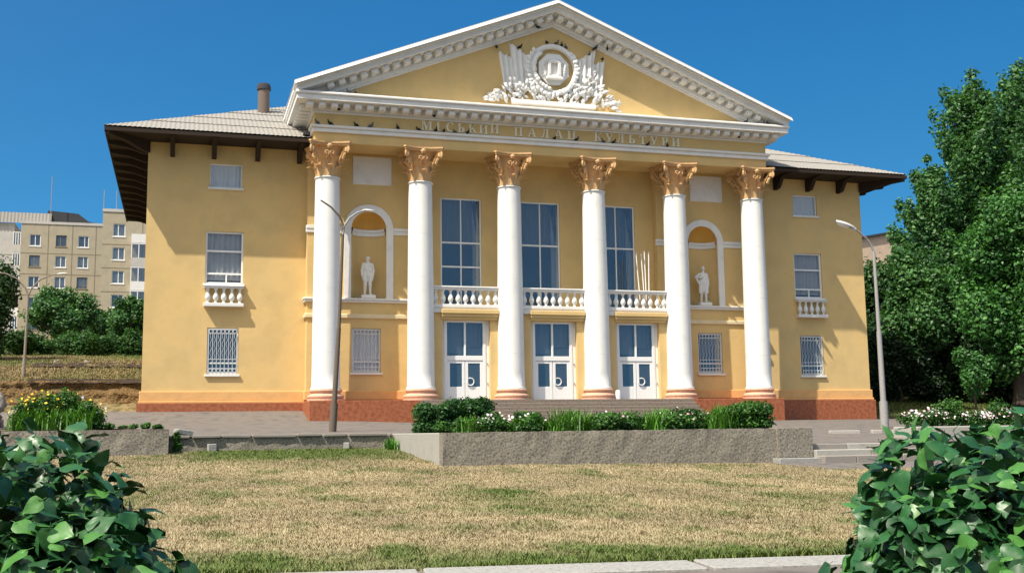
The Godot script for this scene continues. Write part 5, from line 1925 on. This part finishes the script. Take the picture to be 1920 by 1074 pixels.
# ---------------------------------------------------------------- flowers and plants
func blades(b: MB, count: int, h: float, spread: float, w: float, r: RandomNumberGenerator, dark: Color, light: Color) -> void:
	b.tinted = true
	for i in count:
		var a := r.randf() * TAU
		var lean := r.randf_range(0.1, 0.75) * spread
		var hh := h * r.randf_range(0.6, 1.1)
		var root := Vector3(r.randfn() * spread * 0.22, 0, r.randfn() * spread * 0.22)
		var out := Vector3(cos(a), 0, sin(a))
		var side := Vector3(-sin(a), 0, cos(a)).rotated(Vector3.UP, r.randf_range(-0.9, 0.9))
		b.col = dark.lerp(light, r.randf())
		var first := -1
		for k in 5:
			var t := k / 4.0
			var p := root + out * lean * pow(t, 1.9) + Vector3(0, hh * (t - 0.22 * t * t * t * lean / spread), 0)
			var ww := w * (1.0 - pow(t, 2.2)) + 0.003
			var nn := (out * -0.3 + Vector3.UP * 0.5 + out.cross(side).normalized() * 0.2 - out * (1.0 - t) * 0.5).normalized()
			var q := b.vert(p - side * ww * 0.5, nn)
			b.vert(p + side * ww * 0.5, nn)
			if first < 0:
				first = q
			else:
				b.face(q - 2, q - 1, q + 1)
				b.face(q - 2, q + 1, q)


func blossoms(b: MB, spots: Array, size: float, r: RandomNumberGenerator, colors: Array, petals := 5) -> void:
	b.tinted = true
	for p in spots:
		var nn := Vector3(r.randfn() * 0.5, 0.7, 0.6 + r.randfn() * 0.4).normalized()
		var a := nn.cross(Vector3(r.randfn(), r.randfn(), r.randfn())).normalized()
		var c := nn.cross(a)
		var s := size * r.randf_range(0.7, 1.25)
		b.col = colors[r.randi() % colors.size()]
		for k in petals:
			var t := TAU * k / petals
			var d := a * cos(t) + c * sin(t)
			var e := (a * -sin(t) + c * cos(t)) * s * 0.42
			b.fq([p, p + d * s * 0.55 + e + nn * s * 0.12, p + d * s + nn * s * 0.2, p + d * s * 0.55 - e + nn * s * 0.12], nn)


func plant(called: String, label: String, category: String, group: String, at: Vector3, h: float, w: float, seed_: int, style: String, flower := [], count := 0) -> void:
	var r := RandomNumberGenerator.new()
	r.seed = seed_
	var o := thing(called, label, category, at, group)
	var d := Color(0.020, 0.070, 0.016)
	var l := Color(0.11, 0.27, 0.05)
	var f := MB.new()
	if style == "blade":
		blades(f, 130, h, w, 0.038, r, Color(0.045, 0.14, 0.020), Color(0.15, 0.36, 0.050))
	else:
		var cl := round_clumps(Vector3(0, h * 0.5, 0), Vector3(w, h * 0.5, w * 0.7), 9, seed_ + 7, 0.5)
		leaf_cloud(f, cl, int(2100 * w / 0.6), 0.075, d, l, r)
		blades(f, 26, h * 0.9, w * 0.9, 0.014, r, d, l)
	part("foliage", f, M.foliage, o)
	if count > 0:
		var sp := []
		for i in count:
			var a := r.randf() * TAU
			var q := sqrt(r.randf()) * w
			sp.append(Vector3(q * cos(a), h * r.randf_range(0.62, 1.08) * (1.0 - 0.25 * pow(q / w, 2.0)), q * sin(a) * 0.7))
		var bl := MB.new()
		blossoms(bl, sp, 0.042, r, flower)
		part("blossoms", bl, M.petal, o)


func hedge_box(label: String, x0: float, x1: float, z0: float, z1: float, y0: float, y1: float, count: int, seed_: int, dark: Color, light: Color) -> void:
	var r := RandomNumberGenerator.new()
	r.seed = seed_
	var o := thing("hedge", label, "hedge", Vector3((x0 + x1) / 2, y0, (z0 + z1) / 2))
	var cl := []
	var nx := int((x1 - x0) / 0.42)
	for i in nx:
		for k in 4:
			var x := lerpf(x0, x1, (i + 0.5) / nx) - (x0 + x1) / 2
			var hh := (y1 - y0) * r.randf_range(0.92, 1.03) * (0.90 if i < nx / 2 else 1.04)
			cl.append([Vector3(x, hh * (0.28 + 0.5 * (k / 2)), lerpf(-1, 1, k % 2) * (z1 - z0) * 0.22), Vector3(0.36, hh * 0.30, (z1 - z0) * 0.30)])
	var c := MB.new()
	leaf_cloud(c, cl, count, 0.085, dark, light, r, 0.0, 0.3)
	blades(c, 120, (y1 - y0) * 1.05, (x1 - x0) * 0.35, 0.02, r, dark, light)
	part("foliage", c, M.foliage, o)


func flowers() -> void:
	hedge_box("clipped dark green hedge block at the left end of the central planter", -9.15, -6.75, 12.3, 13.5, -2.05, -0.98, 18000, 61, Color(0.018, 0.070, 0.020), Color(0.075, 0.19, 0.045))
	hedge_box("taller leafy green shrub at the right end of the central planter", -0.55, 1.0, 16.7, 17.9, -2.05, -1.22, 9000, 62, Color(0.022, 0.08, 0.016), Color(0.10, 0.25, 0.04))
	var white := [Color(0.75, 0.7, 0.7), Color(0.7, 0.55, 0.6), Color(0.8, 0.78, 0.75)]
	var pink := [Color(0.62, 0.30, 0.42), Color(0.7, 0.45, 0.55), Color(0.75, 0.65, 0.68)]
	var G := "plants along the central planter"
	plant("phlox", "white and pale pink phlox right beside the hedge block in the central planter", "flowers", G, Vector3(-7.75, -2.05, 17.3), 0.60, 0.55, 71, "leaf", white, 30)
	plant("low_plant", "low green leaves between the two white phlox clumps", "plant", G, Vector3(-7.0, -2.05, 17.6), 0.45, 0.45, 72, "leaf")
	plant("phlox", "white phlox just left of the first tall iris clump", "flowers", G, Vector3(-6.45, -2.05, 16.9), 0.62, 0.45, 73, "leaf", white, 16)
	plant("iris", "tall bright iris clump below the third column from the left", "plant", G, Vector3(-5.75, -2.05, 17.4), 0.80, 0.85, 74, "blade")
	plant("iris", "iris clump close behind the tallest one, left of the middle door", "plant", G, Vector3(-5.05, -2.05, 17.1), 0.76, 0.8, 75, "blade")
	plant("rose_bush", "loose green rose bush before the middle door", "bush", G, Vector3(-4.25, -2.05, 17.5), 0.66, 0.85, 76, "leaf", pink, 8)
	plant("low_plant", "dull green low plant before the fourth column", "plant", G, Vector3(-3.5, -2.05, 17.3), 0.60, 0.8, 77, "leaf")
	plant("iris", "iris clump before the right door", "plant", G, Vector3(-2.85, -2.05, 17.5), 0.80, 0.8, 78, "blade")
	plant("rose_bush", "rose bush with a few pink blooms, right of the iris before the right door", "bush", G, Vector3(-2.1, -2.05, 17.4), 0.70, 0.8, 79, "leaf", pink, 14)
	plant("rose_bush", "taller rose bush below the fifth column", "bush", G, Vector3(-1.4, -2.05, 17.1), 0.78, 0.8, 80, "leaf", pink, 5)
	plant("iris", "lush iris clump leaning on the shrub at the right end of the planter", "plant", G, Vector3(-0.75, -2.05, 17.7), 0.88, 0.85, 81, "blade")
	for k in 14:   # low green between and behind the named clumps
		plant("ground_plant", ordinal(k) + " low leafy plant from the left in the middle row of the central planter", "plant", "low plants in the central planter", Vector3(-8.35 + k * 0.62, -2.05, 16.5 + 0.25 * sin(k * 1.9)), 0.62 + 0.14 * sin(k * 2.7), 0.48, 830 + k, "leaf" if k % 2 else "blade")
	for k in 22:   # weeds in the second row
		plant("weed", ordinal(k) + " small green weed from the left in the back row of the central planter", "plant", "weeds in the central planter", Vector3(-8.9 + k * 0.42, -2.05, 15.2 + 1.1 * sin(k * 2.3)), 0.42 + 0.12 * sin(k * 1.7), 0.32, 800 + k, "leaf")
	for k in 12:
		plant("pink_flowers", ordinal(k) + " clump from the left of pink and white flowers in the right planter", "flowers", "flower clumps in the right planter", Vector3(7.15 + k * 0.6, -2.06, 16.35 + 0.25 * sin(k * 2.1)), 0.60 + 0.08 * sin(k * 1.3), 0.5, 840 + k, "leaf", pink + white, 60)
	plant("green_shrub", "bright green shrub among the pink flowers, nearest the right lamp pole", "bush", "", Vector3(8.55, -2.06, 16.2), 1.0, 0.65, 860, "leaf")
	plant("green_shrub", "round green shrub further right among the pink flowers", "bush", "", Vector3(10.9, -2.06, 16.2), 1.0, 0.7, 861, "leaf")
	# left planter
	var yellow := [Color(0.75, 0.50, 0.03), Color(0.8, 0.6, 0.06), Color(0.7, 0.42, 0.02)]
	for k in 5:
		plant("yellow_flowers", ["yellow flowers at the far left of the left planter", "yellow flowers left of the middle of the left planter", "tallest yellow flowers of the left planter", "yellow flowers with pale blue blooms in the left planter", "sparse flowers at the right of the left planter's clump"][k], "flowers", "flowers in the left planter", Vector3(-20.95 + k * 0.46, -1.76, 12.3 + 0.25 * sin(k * 2.0)), [1.15, 1.2, 1.28, 1.1, 0.9][k], 0.5, 870 + k, "leaf", yellow if k < 3 else [Color(0.35, 0.45, 0.7), Color(0.75, 0.75, 0.8), Color(0.75, 0.5, 0.05)], 26 if k < 3 else 14)
		plant("broad_leaves", ordinal(k) + " tuft of arching leaves from the left, under the yellow flowers", "plant", "leaves under the yellow flowers", Vector3(-21.05 + k * 0.48, -1.76, 12.6), 0.72, 0.6, 880 + k, "blade")
	for k in 6:
		plant("weed", ordinal(k) + " small weed from the left on the bare right part of the left planter", "plant", "weeds on the left planter", Vector3(-18.9 + k * 0.34, -1.75, 12.6 + 0.2 * sin(k * 3.0)), 0.16 + 0.05 * sin(k * 2.0), 0.16, 890 + k, "leaf")
	plant("gap_shadow_plant", "added plant standing in for the shadow in the gap between the left planter and the retaining wall", "plant", "", Vector3(-16.62, -2.5, 12.25), 0.66, 0.20, 898, "leaf")  # added plant, stands in for the shadow at the planter's end
	plant("weed_tuft", "dark green weed in the corner where the planter meets the retaining wall", "plant", "", Vector3(-9.95, -2.55, 12.6), 0.45, 0.45, 899, "blade")


# ---------------------------------------------------------------- slope at the left: cut bank, stones
func left_slope() -> void:
	var nz := noise(91, 0.9, 5)
	var o := thing("earth_bank", "cut earth bank of pale layered soil beside the left corner of the palace", "bank")
	var b := MB.new()
	b.sheet(110, 16, func(i, j):
		var x: float = -30.0 + i * 0.112
		var t: float = j / 16.0
		var k := nz.get_noise_2d(x, t * 2.4)
		return Vector3(x, lerpf(-0.95, 0.62, t) + 0.10 * k, -5.35 - 1.2 * pow(t, 0.7) + 0.28 * k + 0.05 * sin(t * 22.0)))
	part("face", b, M.earth, o)
	b = MB.new()
	b.sheet(70, 4, func(i, j):
		var x: float = -23.2 + i * 0.075
		var k := nz.get_noise_2d(x * 2.0, j)
		return Vector3(x, 0.52 + 0.055 * j + 0.05 * k, -6.32 - 0.14 * j + 0.12 * k))
	part("ledge_shadow_strip", b, M.scorch_and_shadow, o)  # dark strip painted in place of the shadow at the bank's ledge
	b = MB.new()
	b.sheet(70, 4, func(i, j):
		var x: float = -23.6 + i * 0.08
		var k := nz.get_noise_2d(x * 2.0, j + 50)
		return Vector3(x, hill_y(x, -9.6 - 0.7 * j) + 0.12 + 0.06 * k, -9.6 - 0.75 * j + 0.5 * k))
	part("scorched_patch", b, M.scorch_and_shadow, o)
	var shapes := []
	for k in 4:
		var s := MB.new()
		var q := noise(200 + k, 0.9, 2)
		s.sheet(9, 6, func(i, j):
			var e: float = -PI / 2 + PI * j / 6.0
			var t: float = TAU * i / 9.0
			var d := Vector3(cos(e) * cos(t), sin(e) * 0.75, cos(e) * sin(t))
			return d * (1.0 + 0.5 * q.get_noise_3dv(d * 1.3)))
		shapes.append(s.mesh(M.rock))
	var r := RandomNumberGenerator.new()
	r.seed = 17
	for k in 26:   # rubble heap at the far left
		var a := r.randf() * TAU
		var q := sqrt(r.randf())
		var sz := r.randf_range(0.12, 0.42)
		var p := Vector3(-22.9 + q * 1.7 * cos(a), 0, 4.6 + q * 1.5 * sin(a))
		p.y = plaza_y(p.x, p.z) + (1.0 - q) * 1.15 + sz * 0.3
		var st := put("rubble_stone", shapes[k % 4], null, self, p)
		st.rotation = Vector3(r.randf() * TAU, r.randf() * TAU, r.randf() * TAU)
		st.scale = Vector3.ONE * sz
		tag(st, "pale stone in the rubble heap at the left edge, behind the yellow flowers", "stone", "stones of the rubble heap")
	for k in 3:
		var p := Vector3(-24.5 + r.randf() * 5.6, 0, -8.5 - r.randf() * 5.0)
		p.y = hill_y(p.x, p.z) + 0.05
		var st := put("field_stone", shapes[k % 4], null, self, p)
		st.rotation = Vector3(r.randf() * TAU, r.randf() * TAU, r.randf() * TAU)
		st.scale = Vector3.ONE * r.randf_range(0.10, 0.22)
		tag(st, ordinal(k) + " pale stone lying in the dry grass of the left slope", "stone", "stones on the left slope")


func balcony_poles() -> void:
	var r := RandomNumberGenerator.new()
	r.seed = 5
	var n_pole := -1
	for p in [[4.46, 6.59, 4.54], [4.73, 6.47, 4.76], [4.9, 6.65, 4.84], [5.13, 6.61, 4.96]]:
		var b := MB.new()
		b.tube([Vector3(0, 0, 0), Vector3(p[0] - p[2], p[1] - 3.63, -0.25)], 0.026, 6)
		n_pole += 1
		var o := part("pole", b, M.trim, self, Vector3(p[2], 3.63, -0.35))
		tag(o, ["leftmost", "second", "third", "rightmost"][n_pole] + " of four thin white poles behind the right balustrade", "pole", "white poles on the balcony")
	var b := MB.new()
	b.lathe([Vector2(0.13, 0), Vector2(0.13, 0.32), Vector2(0.10, 0.42), Vector2(0.0, 0.44)], Vector3.ZERO, 12)
	var o := part("bollard", b, M.trim, self, Vector3(2.98, -0.548, 0.30))
	tag(o, "short pale post standing left of the right-hand door", "post")


# ---------------------------------------------------------------- grass
func grass() -> void:
	var r := RandomNumberGenerator.new()
	r.seed = 23
	var tuft := MB.new()
	for i in 9:
		var a := r.randf() * TAU
		var lean := r.randf_range(0.2, 1.0)
		var h := r.randf_range(0.55, 1.0)
		var root := Vector3(r.randfn() * 0.35, -0.1, r.randfn() * 0.35)
		var out := Vector3(cos(a), 0, sin(a))
		var side := out.cross(Vector3.UP) * 0.055
		var mid := root + out * lean * 0.35 * h + Vector3(0, h * 0.62, 0)
		var tip := root + out * lean * 0.85 * h + Vector3(0, h * 0.95, 0)
		var nn := (Vector3.UP * 0.9 - out * 0.3).normalized()
		var v0 := tuft.vert(root - side, nn)
		tuft.vert(root + side, nn)
		tuft.vert(mid + side * 0.8, nn)
		tuft.vert(mid - side * 0.8, nn)
		tuft.vert(tip, nn)
		tuft.face(v0, v0 + 1, v0 + 2)
		tuft.face(v0, v0 + 2, v0 + 3)
		tuft.face(v0 + 3, v0 + 2, v0 + 4)
	var mesh := tuft.mesh(M.blade)
	var patch := noise(55, 0.10, 4)
	var fine := noise(56, 0.8, 3)
	for zone in 3:
		var mm := MultiMesh.new()
		mm.transform_format = MultiMesh.TRANSFORM_3D
		mm.use_colors = true
		mm.mesh = mesh
		var where := []
		var tint := []
		var n: int = [430000, 16000, 9000][zone]
		for i in n:
			var x: float
			var z: float
			var y: float
			var green := 0.0
			var h := 0.06
			if zone == 0:
				z = lerpf(36.6, 11.9, pow(r.randf(), 1.12))
				var wide := (48.4 - z)
				x = -16.56 + wide * r.randf_range(-0.32, 0.92)
				if z > 36.55 + 0.139 * (x + 12.95) or x > 14.0:
					continue
				if x > -9.75 and z < 18.9 or x > 0.2 and z < 22.0 + 0.15 * maxf(0.0, x - 2.0) or x < -16.8 and z < 13.1:
					continue
				y = lawn_y(x, z)
				var edge := 36.6 + 0.139 * (x + 12.95) - z
				green = 0.75 * exp(-pow(edge / 1.3, 2.0)) * (0.6 + 0.8 * patch.get_noise_2d(x * 2.0, z * 2.0) + 0.3)
				green += 0.95 * exp(-pow((z - 13.2) / 2.6, 2.0)) * smoothstep(-17.5, -15.0, x) * (1.0 - smoothstep(-12.0, -9.9, x) * 0.35)
				green += 1.15 * maxf(0.0, patch.get_noise_2d(x * 1.2, z * 0.7) - 0.12) * smoothstep(19.0, 24.0, z)
				green += 0.9 * maxf(0.0, fine.get_noise_2d(x * 0.7, z * 0.45) - 0.02) + 0.06
				green = clampf(green, 0.0, 1.0)
				h = lerpf(0.052, 0.080, green) * (1.0 + 0.5 * fine.get_noise_2d(x * 1.5, z * 1.5))
			elif zone == 1:
				x = r.randf_range(-30.0, -18.4)
				z = lerpf(-7.2, -30.0, pow(r.randf(), 1.4))
				y = hill_y(x, z)
				green = clampf(0.25 + 0.9 * patch.get_noise_2d(x, z) + smoothstep(-15.0, -20.0, z) * 0.5, 0.0, 1.0)
				h = 0.12
			else:
				x = r.randf_range(18.6, 34.0)
				z = r.randf_range(-14.0, 2.0)
				y = lerpf(plaza_y(x, -2.0), hill_y(x, z), 1.0 if z < -2.0 else 0.0) + 0.02
				green = 0.95
				h = 0.12
				if z > -3.0: continue
			var s := h * r.randf_range(0.7, 1.5)
			var k := r.randf()
			var straw := Color(0.355, 0.278, 0.165).lerp(Color(0.485, 0.405, 0.265), k) * (1.0 + 0.35 * patch.get_noise_2d(x * 2.5 + 90.0, z * 2.0))
			if r.randf() < 0.10:
				straw = straw.lerp(Color(0.16, 0.12, 0.07), 0.7)
			var lush := Color(0.065, 0.115, 0.024).lerp(Color(0.15, 0.19, 0.05), k)
			if zone == 1:
				straw = straw * Color(0.72, 0.68, 0.6)
			var c := straw.lerp(lush, clampf(green * 1.25 + r.randf_range(-0.25, 0.25), 0.0, 1.0))
			where.append(Transform3D(Basis(Vector3.UP, r.randf() * TAU).rotated(Vector3.RIGHT, r.randfn() * 0.15) * Basis.from_scale(Vector3(s * 1.15, s, s * 1.15)), Vector3(x, y + 0.01, z)))
			tint.append(c)
		mm.instance_count = where.size()
		for i in where.size():
			mm.set_instance_transform(i, where[i])
			mm.set_instance_color(i, tint[i])
		var o := MultiMeshInstance3D.new()
		o.name = ["lawn_grass", "slope_grass", "shade_grass"][zone]
		o.multimesh = mm
		add_child(o, true)
		o.set_meta("kind", "stuff")
		o.set_meta("label", ["short dry straw-coloured lawn grass with green patches", "tall dry grass on the left slope", "green grass under the trees at right"][zone])


func _ready() -> void:
	rng.seed = 1
	var cam := Camera3D.new()
	cam.name = "camera"
	cam.fov = 28.97
	cam.near = 0.2
	cam.far = 3000.0
	add_child(cam)
	cam.transform = Transform3D(Basis.from_euler(Vector3(0.13076, -0.29192, -0.0137)), Vector3(-16.562, -1.996, 48.421))
	cam.current = true
	var env := Environment.new()
	env.background_mode = Environment.BG_SKY
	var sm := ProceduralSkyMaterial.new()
	sm.sky_top_color = Color(0.080, 0.362, 0.602)
	sm.sky_horizon_color = Color(0.34, 0.67, 0.865)
	sm.sky_curve = 0.135
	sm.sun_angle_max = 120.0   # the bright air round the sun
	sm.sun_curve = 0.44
	sm.ground_bottom_color = Color(0.35, 0.32, 0.27)
	sm.ground_horizon_color = Color(0.45, 0.45, 0.44)
	sm.sky_energy_multiplier = 1.0
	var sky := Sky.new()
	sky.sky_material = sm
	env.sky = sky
	env.tonemap_mode = Environment.TONE_MAPPER_LINEAR
	env.tonemap_exposure = 1.34
	env.sdfgi_enabled = true
	env.ssao_enabled = true
	env.ssil_enabled = true
	var we := WorldEnvironment.new()
	we.name = "world_environment"
	we.environment = env
	add_child(we)
	var sun := DirectionalLight3D.new()
	sun.name = "sun"
	sun.light_energy = 1.6
	sun.light_color = Color(1.0, 0.965, 0.90)
	sun.light_angular_distance = 0.5
	sun.shadow_enabled = true
	add_child(sun)
	sun.look_at_from_position(Vector3.ZERO, Vector3(1.70, -2.83, -1.0))
	make_materials()
	ground()
	build_palace()
	forecourt_edge()
	planters()
	left_slope()
	far_blocks()
	trees()
	statues()
	pigeons()
	lamps()
	balcony_poles()
	flowers()
	grass()
	var eye := cam.position
	var look := -cam.basis.z
	lilac("glossy dark green lilac bush filling the lower left corner", Vector3(-17.2, -3.6, 43.9), [[Vector3(0.0, 0.82, 0.03), Vector3(0.75, 0.80, 0.74), 1.0], [Vector3(0.28, 1.02, 0.42), Vector3(0.32, 0.33, 0.32), 0.22]], 5200, 301, eye, look)
	lilac("glossy green lilac bush filling the lower right corner", Vector3(-13.68, -3.6, 45.0), [[Vector3(0.05, 0.86, 0.0), Vector3(0.73, 0.78, 0.73), 1.0], [Vector3(-0.38, 1.06, 0.14), Vector3(0.34, 0.33, 0.33), 0.3], [Vector3(-0.62, 0.90, 0.24), Vector3(0.24, 0.28, 0.25), 0.16]], 5800, 302, eye, look)
